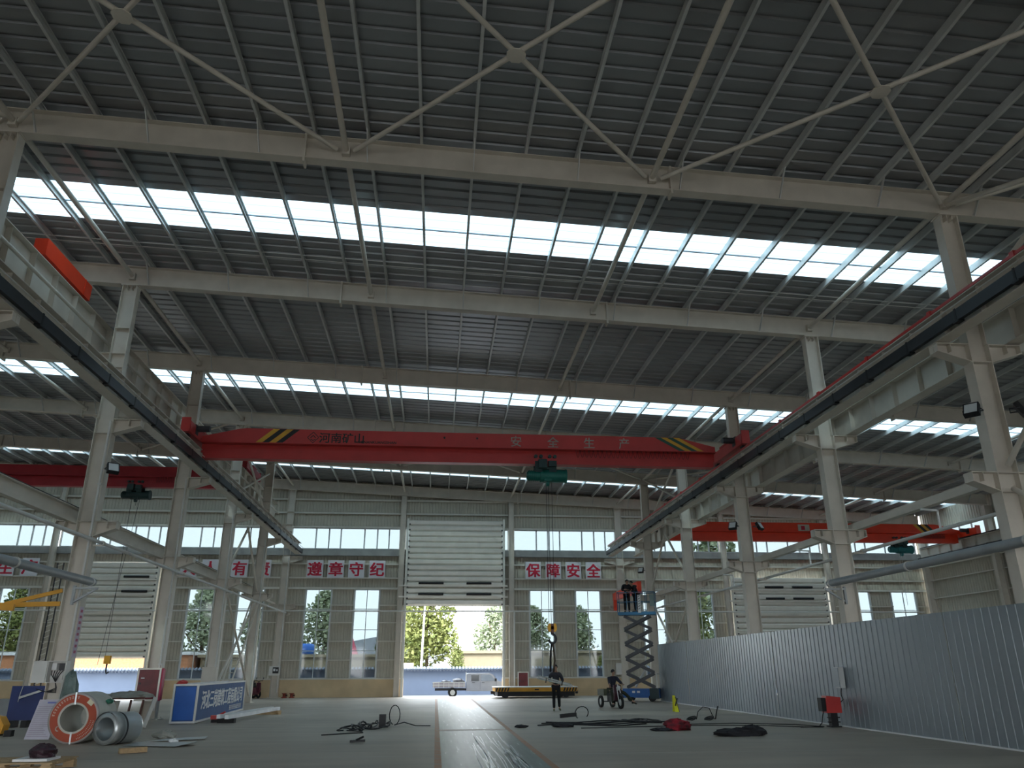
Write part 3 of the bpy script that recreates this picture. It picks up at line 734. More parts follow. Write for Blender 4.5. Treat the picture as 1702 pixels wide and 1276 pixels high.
def m_main(t, y, zw, zp):
    stripes(t, y, zw, zp, -6.95, .62, SY, SK)
    stripes(t, y, zw, zp, 9.32, -.98, SG, SY)
    zc = zw+.24
    b = MB(); put_text(b, '河南矿山', (-3.78, y-.004, zc+.02), (1, 0, 0), (0, 0, 1), .42, .006, .007, sx=1.02); obj('lettering', b, SK, t, label='black lettering')
    b = MB(); put_text(b, 'HENANKUANGSHAN', (-2.42, y-.004, zc-.12), (1, 0, 0), (0, 0, 1), .14, .006, .004, sx=1.05); obj('lettering', b, SK, t, label='small black Latin lettering')
    b = MB(); cx = -4.84
    def ring(r, w_, k):
        o_ = [(r*math.cos(k*a_), r*math.sin(k*a_)) for a_ in range(4)]
        for q in range(4):
            p0 = o_[q]; p1 = o_[(q+1) % 4]; b.bar((cx+p0[0], y-.006, zc+.02+p0[1]), (cx+p1[0], y-.006, zc+.02+p1[1]), .008, w_, (0, 0, 1))
    ring(.21, .025, PI/2)
    b.bar((cx-.1, y-.006, zc), (cx, y-.006, zc+.1), .008, .03); b.bar((cx, y-.006, zc+.1), (cx+.1, y-.006, zc), .008, .03); b.bar((cx-.09, y-.006, zc-.04), (cx, y-.006, zc-.1), .008, .03); b.bar((cx, y-.006, zc-.1), (cx+.09, y-.006, zc-.04), .008, .03)
    obj('emblem', b, SK, t, label='black diamond emblem')
    for x, ch in ((2.86, '安'), (4.30, '全'), (5.72, '生'), (7.10, '产')):
        b = MB(); put_text(b, ch, (x, y-.005, zc+.04), (1, 0, 0), (0, 0, 1), .46, .008, .004); obj('lettering', b, SILV, t, label='silver character')
    for x in (.1, 1.35): b = MB(); b.tube((x, y-.03, zc+.12), (x, y, zc+.12), .04, 10); obj('vent_hole', b, SK, t)
YC = 28.97
ct = crane('overhead_crane', 'long red bridge crane with black and silver lettering spanning the nave', -8.92, 10.75, YC, 9.0, 9.44, 4.05, m_main, xr0=-9.05, xr1=11.42)
# rope, hook block and sling of the nave crane
b = MB()
for dx, dy in ((-.09, 0), (.0, .05), (.12, 0)): b.tube((4.13+dx, YC+dy, 3.0), (4.13+dx, YC+dy, 8.4), .010, 5)
obj('hoist_rope', b, DARK, ct)
b = MB()
for s in (-1, 1): b.prism([(s*.09+(.075*math.cos(a)), .15*math.sin(a)) for a in [2*PI*k/12 for k in range(12)]], (4.15, YC-.08, 3.0), (1, 0, 0), (0, 0, 1), (0, .16, 0))
hb = obj('hook_block', b, YEL, ct)
b = MB(); b.box(4.10, 4.20, YC-.10, YC+.10, 2.82, 3.14); b.tube((4.15, YC-.1, 3.0), (4.15, YC+.1, 3.0), .06, 12); obj('sheave', b, BROWN, hb)
b = MB(); pts = [(4.15+.13*math.cos(a), YC, 2.62+.15*math.sin(a)) for a in [PI*.5-k*PI*1.45/12 for k in range(13)]]; b.tube((4.15, YC, 2.9), (4.15, YC, 2.76), .05, 8); b.path(pts, .045, 8); obj('hook', b, DARK, hb)
t = thing('lifting_sling', 'dark lifting strap hanging from the crane hook above the walker', 'sling', (4.15, YC, 1.5))
for dx in (-.06, .05):
    b = MB(); b.path([(4.15+dx*.3, YC, 2.52), (4.15+dx, YC+.03, 2.2), (4.15+dx*1.4, YC-.02, 1.9), (4.12+dx, YC, 1.5)], .035, 8); obj('strap', b, CLOTHK if dx < 0 else mat('brown strap', (.08, .06, .045), .9), t)
def m_left(t, y, zw, zp): pass
cl = crane('overhead_crane', 'dark red bridge crane in the left bay with a dark hoist under it', -31.0, -11.2, 44.4, 11.22, 11.95, -16.9, m_left, rm=mat('shaded crane red', (.40, .02, .03), .45), hoist_m=mat('dark green hoist', (.012, .035, .035), .5), xr0=None, xr1=-10.78)  # crane red darkened, the bay's shade is put into the paint colour
b = MB()
for dx in (-.35, .3): b.tube((-16.95+dx*.4, 44.4, 2.2 if dx < 0 else 10.2), (-16.95+dx*.4, 44.4, 10.6), .012, 5)
b.tube((-17.3, 44.1, 1.9), (-16.6, 44.3, 10.7), .012, 5); obj('hoist_rope', b, DARK, cl)
b = MB(); b.box(-17.1, -16.8, 44.3, 44.5, 1.95, 2.35); hb = obj('hook_block', b, YEL, cl)
b = MB(); b.path([(-16.95, 44.4, 1.95), (-16.95, 44.4, 1.6), (-16.9, 44.4, 1.48), (-16.8, 44.4, 1.55)], .04, 6); obj('hook', b, DARK, hb)
def m_right(t, y, zw, zp):
    stripes(t, y, zw, zp, 30.7, -.55, SY, SK)
    b = MB(); b.box(22.5, 23.25, y-.01, y, zw+.06, zw+.46); obj('name_plate', b, CARD, t, label='small pale plate')
    b = MB(); b.box(22.7, 22.95, y-.014, y-.01, zw+.12, zw+.38); obj('plate_mark', b, SIGNR, t)
crr = crane('overhead_crane', 'bright red bridge crane in the right bay with a teal hoist', 13.3, 33.2, 47.3, 9.05, 9.3, 29.2, m_right, rm=REDB, hoist_m=TEAL, xr0=13.12, xr1=33.45)
b = MB(); b.tube((29.0, 47.2, 5.2), (29.0, 47.2, 8.4), .012, 5); b.tube((29.25, 47.3, 6.0), (29.2, 47.3, 8.4), .012, 5); obj('hoist_rope', b, PVC, crr)
# end carriage of another crane, upper left
t = thing('crane_end_carriage', 'orange red crane end carriage on the high runway at the upper left', 'crane part', (-10.78, 20.5, 11.95))
b = MB(); b.box(-10.95, -10.61, 19.15, 21.95, 11.98, 12.46); obj('carriage_box', b, REDB, t)
b = MB(); b.box(-10.97, -10.59, 21.5, 21.52, 11.97, 12.47); obj('joint_flange', b, REDB, t)
for y in (19.5, 21.6):
    b = MB(); b.tube((-10.84, y, 12.08), (-10.72, y, 12.08), .13, 14); obj('wheel', b, DARK, t)
# low red tapered girder behind the lift
b = MB(); x = 11.72
b.prism([(45.6, 5.75), (52.3, 5.85), (52.3, 6.28), (45.6, 6.40)], (x-.12, 0, 0), (0, 1, 0), (0, 0, 1), (.24, 0, 0))
b.box(x-.1, x+.1, 52.0, 52.3, 5.2, 5.86)
o = obj('bracket_girder', b, REDB); tag(o, 'red tapered steel girder at the columns behind the lift platform', 'girder')
# yellow jib arm, left
t = thing('jib_arm', 'orange yellow jib arm bracketed off a left column', 'jib crane', (-10.3, 22.9, 3.3))
b = MB(); b.bar((-10.25, 22.95, 3.68), (-11.55, 22.7, 3.30), .08, .10); obj('stay', b, YEL, t)
b = MB(); b.bar((-10.25, 22.95, 3.33), (-11.7, 22.7, 3.27), .10, .12); obj('bracket_arm', b, YEL, t)
b = MB(); b.bar((-11.1, 22.3, 3.18), (-15.5, 21.8, 3.45), .12, .17); obj('boom', b, YEL, t)
# narrow ladder beside the left gable column
t = thing('cable_ladder', 'narrow zigzag cable ladder standing beside the left gable column', 'ladder', (-23.7, 51.9, 0))
for dx in (-.18, .18):
    b = MB(); b.box(-23.6+dx-.03, -23.6+dx+.03, 51.9, 51.96, 0, 8); obj('stringer', b, DARK, t)
for k in range(24):
    b = MB(); b.bar((-23.78, 51.93, .2+k*.33), (-23.42, 51.93, .36+k*.33), .04, .05); obj('rung', b, GIRT, t)
# floodlights
def flood(x, y, z, sx, label, rz=0):
    t = thing('floodlight', label, 'floodlight', (x, y, z), rz)
    b = MB(); b.hexa([(-.16, -.32, -.15), (.16, -.32, -.15), (.16, -.22, -.22), (-.16, -.22, -.22), (-.16, -.18, .12), (.16, -.18, .12), (.16, -.08, .06), (-.16, -.08, .06)]); obj('lamp_housing', b, BLACK, t, local=True)
    b = MB(); b.add([(-.13, -.325, -.13), (.13, -.325, -.13), (.13, -.19, .10), (-.13, -.19, .10)], [(0, 1, 2, 3)]); obj('lamp_glass', b, WHITEF, t, local=True)
    b = MB(); b.path([(-.18, -.2, -.05), (-.18, 0, -.05), (.18, 0, -.05), (.18, -.2, -.05)], .014, 6); obj('yoke', b, DARK, t, local=True)
flood(11.84, F(1)-.1, 7.0, 1, 'black floodlight on the inner face of the nearest right column', -.9)
flood(12.69, F(1)-.1, 7.05, 1, 'black floodlight on the outer face of the nearest right column', .9)
flood(11.84, F(3)-.1, 7.0, 1, 'small floodlight on the inner face of the third right column', -.7)
flood(12.69, F(3)-.1, 7.0, 1, 'small floodlight on the outer face of the third right column', .7)
flood(11.84, F(5)-.1, 7.0, 1, 'small floodlight on the column above the scissor lift', -.7)
flood(-9.48, F(2)-.15, 7.1, 1, 'floodlight with pale face on the left column under the left crane', .6)
# ------------------------------------------------------------------ ribbed fence
t = thing('ribbed_fence', 'tall blue grey ribbed metal fence along the right side of the nave', 'fence', (11.85, 25, 0))
ye = [8.0+k*1.0 for k in range(36)]
for k in range(7):
    y0 = 8.0+k*5.0; y1 = y0+5.0; b = MB(); b.ribs(y0, y1, .03, 2.82, lambda u, a, d: (11.85+(.012 if k % 2 else 0)-d, u, a), .27, .013, .08, .05)
    obj('fence_sheet', b, FENCE, t)
b = MB(); b.box(11.80, 11.92, 8, 43, 0, .03); obj('floor_track', b, WHITE, t, label='white floor track')
b = MB(); b.box(11.90, 11.94, 8, 43, 2.70, 2.76); b.box(11.90, 11.94, 8, 43, 1.2, 1.26); obj('back_rail', b, GALV, t)
t = thing('fence_switch_box', 'grey switch box hanging on the fence above the red socket box', 'electrical box', (11.80, 23.2, 1.0))
b = MB(); b.box(11.66, 11.81, 23.0, 23.28, 1.05, 1.62); obj('box_body', b, GALV, t)
b = MB(); b.box(11.645, 11.66, 23.02, 23.26, 1.07, 1.60); obj('box_door', b, FENCE, t)
t = thing('socket_stand', 'red socket box on a short black post at the fence foot', 'socket box', (11.5, 23.4, 0))
b = MB(); b.box(11.40, 11.60, 23.3, 23.5, 0, .38); b.box(11.34, 11.66, 23.25, 23.55, 0, .03)
for z in (.12, .24): b.box(11.32, 11.68, 23.33, 23.40, z, z+.03)
obj('post', b, BLACK, t)
b = MB(); b.prism([(-.24, .38), (.22, .38), (.22, .80), (-.20, .84)], (11.5, 23.24, 0), (1, 0, 0), (0, 0, 1), (0, .30, 0)); obj('box_body', b, RED, t)
b = MB(); b.box(11.14, 11.27, 23.26, 23.5, .42, .78); obj('plug_panel', b, BLACK, t)
b = MB(); b.path([(11.72, 23.1, 1.05), (11.70, 23.1, .95), (11.74, 23.2, .85), (11.78, 23.2, .74), (11.74, 23.3, .66), (11.7, 23.3, .60)], .014, 6); obj('feed_cable', b, BLACK, t)
b = MB(); b.path([(11.2, 23.3, .45), (11.12, 23.25, .3), (11.05, 23.2, .12), (10.9, 23.1, .03), (10.4, 23.2, .02)], .014, 6)
obj('outlet_cable', b, BLACK, t)

# ------------------------------------------------------------------ cabinets
def cabinet(name, label, cat, x, y, z0, w_, h, d, body, front, glass=True):
    t = thing(name, label, cat, (x, y, z0))
    b = MB(); b.box(x-w_/2, x+w_/2, y, y+d, z0, z0+h); obj('cabinet_body', b, body, t)
    f = .06; b = MB()
    b.box(x-w_/2, x+w_/2, y-.03, y, z0, z0+f); b.box(x-w_/2, x+w_/2, y-.03, y, z0+h-f, z0+h); b.box(x-w_/2, x-w_/2+f, y-.03, y, z0+f, z0+h-f); b.box(x+w_/2-f, x+w_/2, y-.03, y, z0+f, z0+h-f)
    fr = obj('door_frame', b, SHUT, t)
    b = MB(); b.box(x-w_/2+f, x+w_/2-f, y-.012, y, z0+f, z0+h-f); obj('door_glass', b, front, t)
    b = MB(); b.box(x-w_/2+f+.03, x-w_/2+f+.10, y-.04, y-.02, z0+h*.5, z0+h*.56); obj('handle', b, DARK, t)
    return t
DKRED = mat('dark red hydrant door', (.16, .012, .018), .35, var=.35, scale=2.5)
y3 = F(3)
t = cabinet('fire_cabinet', 'large red glazed fire cabinet hung on the third left column', 'fire cabinet', -9.95, y3-.42, .62, .80, 1.08, .26, RED, DKRED)
b = MB(); b.add([(-9.95-.26, y3-.437, 1.35), (-9.95-.14, y3-.437, 1.35), (-9.95-.14, y3-.437, 1.38), (-9.95-.26, y3-.437, 1.38)], [(0, 1, 2, 3)]); obj('door_sticker', b, WHITE, t)
b = MB(); b.box(-9.55, -9.50, y3-.41, y3-.17, .64, 1.66); obj('side_sticker', b, mat('pink red side', (.55, .05, .12), .5), t)
cabinet('fire_cabinet', 'small red fire cabinet on the back wall beside the lightbox sign', 'fire cabinet', -16.9, YB-.10, .62, .62, 1.0, .22, RED, DKRED)
cabinet('fire_cabinet', 'white framed dark red hydrant cabinet right of the open doorway', 'fire cabinet', 5.6, YB-.12, .30, .70, 1.15, .24, WHITE, DKRED)
y2 = F(2)
t = thing('column_banner', 'narrow lilac paper strip with red marks on the second left column', 'notice', (XL+.25, y2, 1.9))
b = MB(); b.box(XL+.25, XL+.262, y2-.13, y2+.10, 1.95, 3.25); obj('paper_strip', b, mat('lilac paper', (.62, .54, .62), .7), t)
b = MB()
for k in range(8): b.box(XL+.262, XL+.266, y2-.08, y2+.05, 2.05+k*.15, 2.12+k*.15)
obj('red_marks', b, mat('faded red print', (.48, .14, .22), .7), t)
t = thing('electrical_box', 'open pale electrical box with wiring on the second left column', 'electrical box', (-9.85, y2-.5, 1.35))
b = MB(); x0, x1, ya, yb, z0, z1 = -10.08, -9.62, y2-.42, y2-.16, 1.32, 1.86
b.box(x0, x1, yb-.02, yb, z0, z1); b.box(x0, x1, ya, yb-.02, z0, z0+.02); b.box(x0, x1, ya, yb-.02, z1-.02, z1); b.box(x0, x0+.02, ya, yb-.02, z0+.02, z1-.02); b.box(x1-.02, x1, ya, yb-.02, z0+.02, z1-.02); obj('box_body', b, PVC, t)
b = MB(); b.box(x0-.34, x0, ya-.03, ya-.01, z0, z1); obj('box_door', b, PVC, t)
for q, (u, v, w_, h_) in enumerate(((.06, .32, .12, .16), (.24, .30, .14, .18), (.06, .08, .30, .10))):
    b = MB(); b.box(x0+u, x0+u+w_, yb-.14, yb-.02, z0+v, z0+v+h_); obj('breaker', b, [WHITE, DARK, PVC][q], t)
b = MB()
for k in range(5): b.path([(x0+.08+k*.07, yb-.13, z0+.3), (x0+.1+k*.05, yb-.17, z0+.2), (x0+.22, yb-.15, z0+.02), (x0+.3, yb-.2, z0-.12-.03*k), (x0+.05, yb-.2, z0-.22), (x0-.2, yb-.2, z0-.15)], .011, 5)
obj('wiring', b, BLACK, t)
b = MB(); random.seed(3); b.blob((-9.42, y2-.42, 1.05), .20, .16, .55, 12, 8, .28); o = obj('tarp_bundle', b, mat('grey green plastic sheet', (.14, .19, .18), .35, var=.3, scale=4)); tag(o, 'grey green plastic sheet bundle hanging below the open electrical box', 'plastic sheet')
t = thing('switch_box', 'plain grey switch box on the column behind the blue lightbox sign', 'electrical box', (-9.9, F(4)-.4, 1.1))
b = MB(); b.box(-10.22, -9.62, F(4)-.40, F(4)-.16, .95, 1.75); obj('box_body', b, STEEL, t)
b = MB(); b.path([(-9.8, F(4)-.34, .95), (-9.75, F(4)-.36, .8), (-9.6, F(4)-.36, .75), (-9.55, F(4)-.3, .95)], .02, 6); obj('cable', b, BLACK, t)
t = thing('switch_box', 'small switch box with dark window on the left column at the back wall', 'electrical box', (-9.95, YB-.5, 1.3))
b = MB(); b.box(-10.25, -9.6, YB-.45, YB-.2, 1.3, 1.85); obj('box_body', b, PVC, t)
b = MB(); b.box(-10.02, -9.66, YB-.465, YB-.45, 1.42, 1.78); obj('window', b, BLACK, t)
b = MB(); b.box(-9.98, -9.86, YB-.48, YB-.465, 1.55, 1.7); b.box(-9.80, -9.72, YB-.48, YB-.465, 1.55, 1.66); obj('breaker', b, WHITE, t)
b = MB(); b.box(11.68, 12.015, YB-.15, YB+.12, 1.25, 1.95); o = obj('switch_box', b, PVC); tag(o, 'pale switch box on the back column between rider and lift', 'electrical box')
t = thing('wall_post', 'thin pale pipe standing beside the hydrant cabinet', 'pipe', (4.55, YB-.5, 0))
b = MB(); b.tube((5.02, YB-.42, 0), (5.02, YB-.42, 5.1), .05, 8); obj('pipe', b, PVC, t)

# ------------------------------------------------------------------ steel coils
def coil(name, label, c, r, ri, L, rz, body, face, loc_label=None):
    t = thing(name, label, 'steel coil', (c[0], c[1], 0), rz)
    b = MB(); b.lathe([(ri, 0), (ri, L), (r*.97, L), (r, L-.04), (r, .04), (r*.985, 0), (ri, 0)], (0, 0, r), (0, 1, 0), 48)
    obj('coil_body', b, body, t, local=True)
    return t
t = coil('steel_coil', 'large wrapped steel coil with orange red label ring facing the camera', (-8.48, 20.75), .56, .30, 1.22, .02, CARD, None)
b = MB(); b.lathe([(.345, -.004), (.52, -.004)], (0, 0, .56), (0, 1, 0), 48); obj('label_ring', b, ORANGE, t, local=True, label='orange red label ring')
b = MB(); b.lathe([(.52, -.002), (.563, -.002), (.566, .05), (.566, .09)], (0, 0, .56), (0, 1, 0), 48); obj('outer_edge', b, mat('coil edge', (.42, .38, .36), .5, .3), t, local=True)
b = MB()
for k in range(12):                      # pale glyph marks round the upper left of the ring
    a = math.radians(172-k*8.0); cx, cz = .455*math.cos(a), .56+.455*math.sin(a)
    e = Vector((math.sin(a), 0, -math.cos(a))); u = Vector((math.cos(a), 0, math.sin(a)))
    c = Vector((cx, -.008, cz))
    b.bar(c-u*.030, c+u*.030, .010, .004, (0, 1, 0)); b.bar(c+u*.022-e*.022, c+u*.022+e*.022, .010, .004, (0, 1, 0)); b.bar(c-u*.010-e*.018, c-u*.010+e*.018, .010, .004, (0, 1, 0))
for k in range(16):
    a = math.radians(-8-k*4.2); c = Vector((.47*math.cos(a), -.008, .56+.47*math.sin(a))); u = Vector((math.cos(a), 0, math.sin(a)))
    b.bar(c-u*.014, c+u*.014, .012, .004, (0, 1, 0))
for k in range(12):
    a = math.radians(-8-k*5.2); c = Vector((.41*math.cos(a), -.008, .56+.41*math.sin(a))); u = Vector((math.cos(a), 0, math.sin(a)))
    b.bar(c-u*.008, c+u*.008, .012, .004, (0, 1, 0))
obj('label_marks', b, mat('pale print', (.62, .50, .42), .6), t, local=True)
b = MB(); b.path([(-.30+.05*math.cos(q), -.008, .335+.05*math.sin(q)) for q in [1.8+k*.35 for k in range(10)]], .012, 5); obj('swoosh_mark', b, CARD, t, local=True)
b = MB(); b.hexa([(.25, -.012, .90), (.36, -.012, .82), (.36, -.006, .82), (.25, -.006, .90), (.31, -.012, .98), (.42, -.012, .90), (.42, -.006, .90), (.31, -.006, .98)]); obj('paper_label', b, mat('cream paper', (.70, .66, .48), .7), t, local=True)
for a in (92, -88):
    a = math.radians(a); u = Vector((math.cos(a), 0, math.sin(a))); b = MB(); c = Vector((0, -.012, .56)); b.bar(c+u*.30, c+u*.565, .035, .006, (0, 1, 0)); b.bar(c+u*.564+Vector((0, -.01, 0)), c+u*.564+Vector((0, 1.22, 0)), .035, .006, u); obj('strap_band', b, ZINC, t, local=True)
b = MB(); b.blob((.50, .75, .90), .09, .12, .06, 8, 5, .4); obj('tape_scrap', b, mat('green tape', (.03, .16, .10), .5), t, local=True)
t = coil('steel_coil', 'smaller bare zinc steel coil lying beside the labelled coil', (-7.55, 20.3), .345, .25, .82, -.40, ZINC, None)
b = MB(); b.lathe([(.35, .30), (.357, .30), (.357, .34), (.35, .34)], (0, 0, .345), (0, 1, 0), 40); obj('strap_band', b, DARK, t, local=True)
b = MB(); b.lathe([(.35, .0), (.358, .0), (.358, .24), (.35, .24)], (.0, 0, .358), (0, 1, 0), 40); obj('loose_wrap', b, mat('dull coil edge', (.36, .37, .36), .45, .4), t, local=True)

# loose sheet metal and scraps
b = MB()
def sheet(b, pts, z=.012, th=.004):
    n = len(pts); vs = [Vector((x, y, z+dz)) for x, y, dz in pts]; vs += [v+Vector((0, 0, th)) for v in vs]
    b.add(vs, [tuple(range(n-1, -1, -1)), tuple(range(n, 2*n))]+[(i, (i+1) % n, n+(i+1) % n, n+i) for i in range(n)])
sheet(b, [(-7.0, 20.0, 0), (-5.7, 19.5, .01), (-5.35, 19.95, .07), (-5.5, 20.25, .02), (-6.3, 20.7, .01), (-6.9, 20.6, .03)])
o = obj('sheet_metal_offcut', b, ZINC); tag(o, 'flat zinc sheet offcut lying right of the small coil', 'sheet metal')
b = MB(); sheet(b, [(-6.9, 21.0, 0), (-5.6, 21.5, .02), (-5.6, 21.75, .05), (-6.6, 21.9, .0)]); o = obj('sheet_metal_offcut', b, GALV); tag(o, 'second sheet metal offcut on the floor behind the first', 'sheet metal')
random.seed(8)
b = MB(); b.blob((-6.05, 20.55, .06), .10, .07, .05, 9, 6, .5, zmin=.012); o = obj('crumpled_paper', b, WHITE); tag(o, 'crumpled white paper on the zinc sheet offcut', 'litter')
b = MB(); b.blob((-6.7, 22.0, .09), .28, .16, .10, 10, 6, .6, zmin=.0); o = obj('plastic_scrap', b, GREYCL); tag(o, 'grey crumpled plastic scrap behind the small coil', 'litter')
b = MB(); b.obox = None
b = MB(); b.bar((-6.42, 18.2, .06), (-5.98, 18.5, .06), .12, .10); o = obj('timber_offcut', b, WOOD); tag(o, 'short timber block lying alone on the floor', 'timber')

# pallet with net bag
t = thing('wooden_pallet', 'pale wooden pallet at the bottom left corner', 'pallet', (-7.08, 15.55, 0), .02)
for k in range(5):
    b = MB(); y = -.46+k*.23; b.box(-1.7, .72, y-.085, y+.085, .145, .165); obj('deck_board', b, WOOD, t, local=True)
for x in (-1.6, -.95, -.1, .62):
    b = MB(); b.box(x-.07, x+.07, -.54, .54, .115, .145); obj('stringer', b, WOOD, t, local=True)
for x in (-1.6, -.95, -.1, .62):
    for y in (-.46, .46):
        b = MB(); b.box(x-.09, x+.09, y-.07, y+.07, .018, .115); obj('foot_block', b, WOOD, t, local=True)
for y in (-.46, .46):
    b = MB(); b.box(-1.7, .72, y-.07, y+.07, 0, .018); obj('bottom_board', b, WOOD, t, local=True)
NET = mat('dark purple net', (.035, .012, .02), .5, var=.6, scale=14, bump=.8)
random.seed(4)
b = MB(); b.blob((-6.74, 15.5, .28), .235, .20, .14, 16, 10, .25, zmin=.206); o = obj('net_bag', b, NET); tag(o, 'dark red black net bag heaped on the pallet', 'bag')
b = MB(); b.box(-7.08, -6.52, 15.20, 15.72, .166, .205); o = obj('foam_sheet', b, WHITE); tag(o, 'white foam sheet under the net bag on the pallet', 'foam sheet')

# notice board, navy panel stand, yellow tool and small block at left
t = thing('notice_board', 'white printed notice board leaning on the column beside the red coil', 'notice board', (-9.75, 22.2, 0))
P = lambda u, v, d=0: Vector((-10.10+u*.64+v*.02, 22.05-u*.12+v*.42-d, .02+v*.90))
b = MB(); b.add([P(0, 0), P(1, 0), P(1, 1), P(0, 1), P(0, 0, -.02), P(1, 0, -.02), P(1, 1, -.02), P(0, 1, -.02)], [(0, 1, 2, 3), (7, 6, 5, 4), (0, 4, 5, 1), (1, 5, 6, 2), (2, 6, 7, 3), (3, 7, 4, 0)]); obj('panel', b, mat('lilac white print', (.60, .56, .64), .5), t)
b = MB(); b.add([P(.38, .90, .006), P(.82, .90, .006), P(.82, .945, .006), P(.38, .945, .006)], [(0, 1, 2, 3)]); obj('heading', b, mat('faded blue print', (.20, .22, .55), .6), t)
b = MB(); random.seed(2)
for k in range(16):
    v = .82-k*.05; e = .55+random.random()*.37; b.add([P(.06, v, .006), P(e, v, .006), P(e, v+.012, .006), P(.06, v+.012, .006)], [(0, 1, 2, 3)])
obj('printed_lines', b, mat('faded grey print', (.40, .33, .42), .6), t)
t = thing('blue_panel_stand', 'dark blue sheet metal panel on feet at the left behind the notice board', 'panel', (-12.5, 27.0, 0))
b = MB(); b.box(-13.0, -12.02, 27.0, 27.06, .20, 1.18); obj('panel', b, NAVY, t)
for x in (-12.8, -12.4): b = MB(); b.box(x-.08, x+.08, 26.85, 27.25, 0, .20); obj('foot', b, BLACK, t)
b = MB(); b.bar((-12.72, 26.96, .84), (-12.08, 26.9, 1.04), .05, .06); obj('latch_bar', b, GALV, t)
b = MB(); b.path([(-12.66, 26.95, 1.18), (-12.68, 26.9, .95), (-12.72, 26.94, .72)], .01, 5); obj('rope', b, WHITE, t)
b = MB(); b.box(-15.2, -13.2, 28.8, 29.4, .0, .75); o = obj('crate_stack', b, mat('grey pallet load', (.30, .31, .31), .7)); tag(o, 'low grey load behind the blue panel at the left', 'crate')
t = thing('yellow_machine', 'orange yellow tool case cut by the left edge', 'tool', (-11.7, 23.6, 0))
b = MB(); b.prism([(-.35, 0), (.30, 0), (.34, .22), (.20, .42), (-.35, .5)], (-11.68, 23.5, .05), (1, 0, 0), (0, 0, 1), (0, .35, 0)); obj('case_body', b, YEL, t)
b = MB(); b.box(-11.95, -11.45, 23.54, 23.8, 0, .05); obj('foot', b, BLACK, t)
b = MB(); b.box(-11.2, -11.02, 23.3, 23.48, 0, .15); o = obj('black_block', b, BLACK); tag(o, 'small black block on the floor left of the notice board', 'block')

# rack of scrap behind the coils
t = thing('scrap_rack', 'low rusty rack with tarp covered panels behind the coils', 'rack', (-9.7, 26.2, 0))
for x in (-11.1, -10.6, -10.1, -9.6, -9.1, -8.75):
    b = MB(); b.bar((x, 25.9, 0), (x+.02, 26.1, .78), .05, .05); obj('rack_post', b, BROWN, t)
b = MB(); b.bar((-11.2, 26.05, .80), (-8.7, 26.1, .84), .06, .06); obj('top_rail', b, BROWN, t)
b = MB(); b.bar((-11.2, 25.95, .10), (-8.7, 25.95, .10), .05, .05); obj('bottom_rail', b, BROWN, t)
for k in range(4):
    b = MB(); x = -10.9+k*.36; b.hexa([(x, 26.1, .05), (x+.30, 26.1, .05), (x+.30, 26.14, .05), (x, 26.14, .05), (x+.05, 26.3, .76), (x+.34, 26.3, .76), (x+.34, 26.34, .76), (x+.05, 26.34, .76)]); obj('stored_panel', b, CARD, t)
random.seed(9)
b = MB(); b.blob((-9.3, 26.4, .86), .62, .42, .15, 18, 8, .6, zmin=.84); o = obj('folded_tarp', b, GREYCL); tag(o, 'grey folded tarp lying on the rusty rack', 'tarp')
b = MB(); b.blob((-10.85, 26.4, .87), .55, .4, .10, 16, 6, .4, zmin=.84); o = obj('dark_tarp', b, mat('dark blue tarp', (.02, .03, .07), .6, var=.4)); tag(o, 'dark blue tarp spread on the left end of the rack', 'tarp')
b = MB(); b.bar((-8.62, 26.1, .02), (-8.45, 26.3, .85), .04, .12); o = obj('bent_panel', b, PVC); tag(o, 'pale bent panel leaning between rack and lightbox sign', 'panel')

# blue lightbox sign
t = thing('lightbox_sign', 'long blue lightbox sign with white lettering lying on the floor', 'sign', (-8.0, 32.3, 0))
A = Vector((-7.66, 27.85, 0)); Bv = Vector((-8.18, 36.8, 0)); D_ = (Bv-A).normalized(); LN = (Bv-A).length; N_ = Vector((-D_.y, D_.x, 0))  # N_ points left
b = MB(); q = [A, Bv, Bv+N_*.72, A+N_*.72]; b.hexa([v+Vector((0, 0, .06)) for v in (q[0], q[1], q[2], q[3])]+[v+Vector((0, 0, 1.16)) for v in (q[0], q[1], q[2], q[3])]); obj('sign_box', b, mat('faded blue face', (.045, .11, .27), .65, var=.12, spec=.15), t)
b = MB(); e = .006; b.hexa([A-D_*e+N_*.05+Vector((0, 0, .12)), A-D_*e+N_*.67+Vector((0, 0, .12)), A+N_*.67+Vector((0, 0, .12)), A+N_*.05+Vector((0, 0, .12)), A-D_*e+N_*.05+Vector((0, 0, 1.1)), A-D_*e+N_*.67+Vector((0, 0, 1.1)), A+N_*.67+Vector((0, 0, 1.1)), A+N_*.05+Vector((0, 0, 1.1))]); obj('end_panel', b, mat('strong blue end', (.01, .11, .45), .4), t, label='bright blue end panel')
b = MB()
for p, q in ((A, Bv), (A+N_*.72, Bv+N_*.72), (A, A+N_*.72), (Bv, Bv+N_*.72)):
    for z in (.05, 1.17): b.bar(p+Vector((0, 0, z)), q+Vector((0, 0, z)), .06, .06)
for p in (A, Bv, A+N_*.72, Bv+N_*.72): b.bar(p+Vector((0, 0, .02)), p+Vector((0, 0, 1.2)), .06, .06)
obj('frame', b, GALV, t)
LT = mat('white sign letter', (.72, .74, .76), .5, var=.05)
s_ = '河北三岗建筑工程有限公司'
for k, ch in enumerate(s_):
    b = MB(); c = A+D_*(1.05+k*(LN-1.7)/11.2)-N_*.008+Vector((0, 0, .68)); put_text(b, ch, c, D_, (0, 0, 1), .62, .01, .012, sx=1.05); obj('letter', b, LT, t)
b = MB(); random.seed(6)
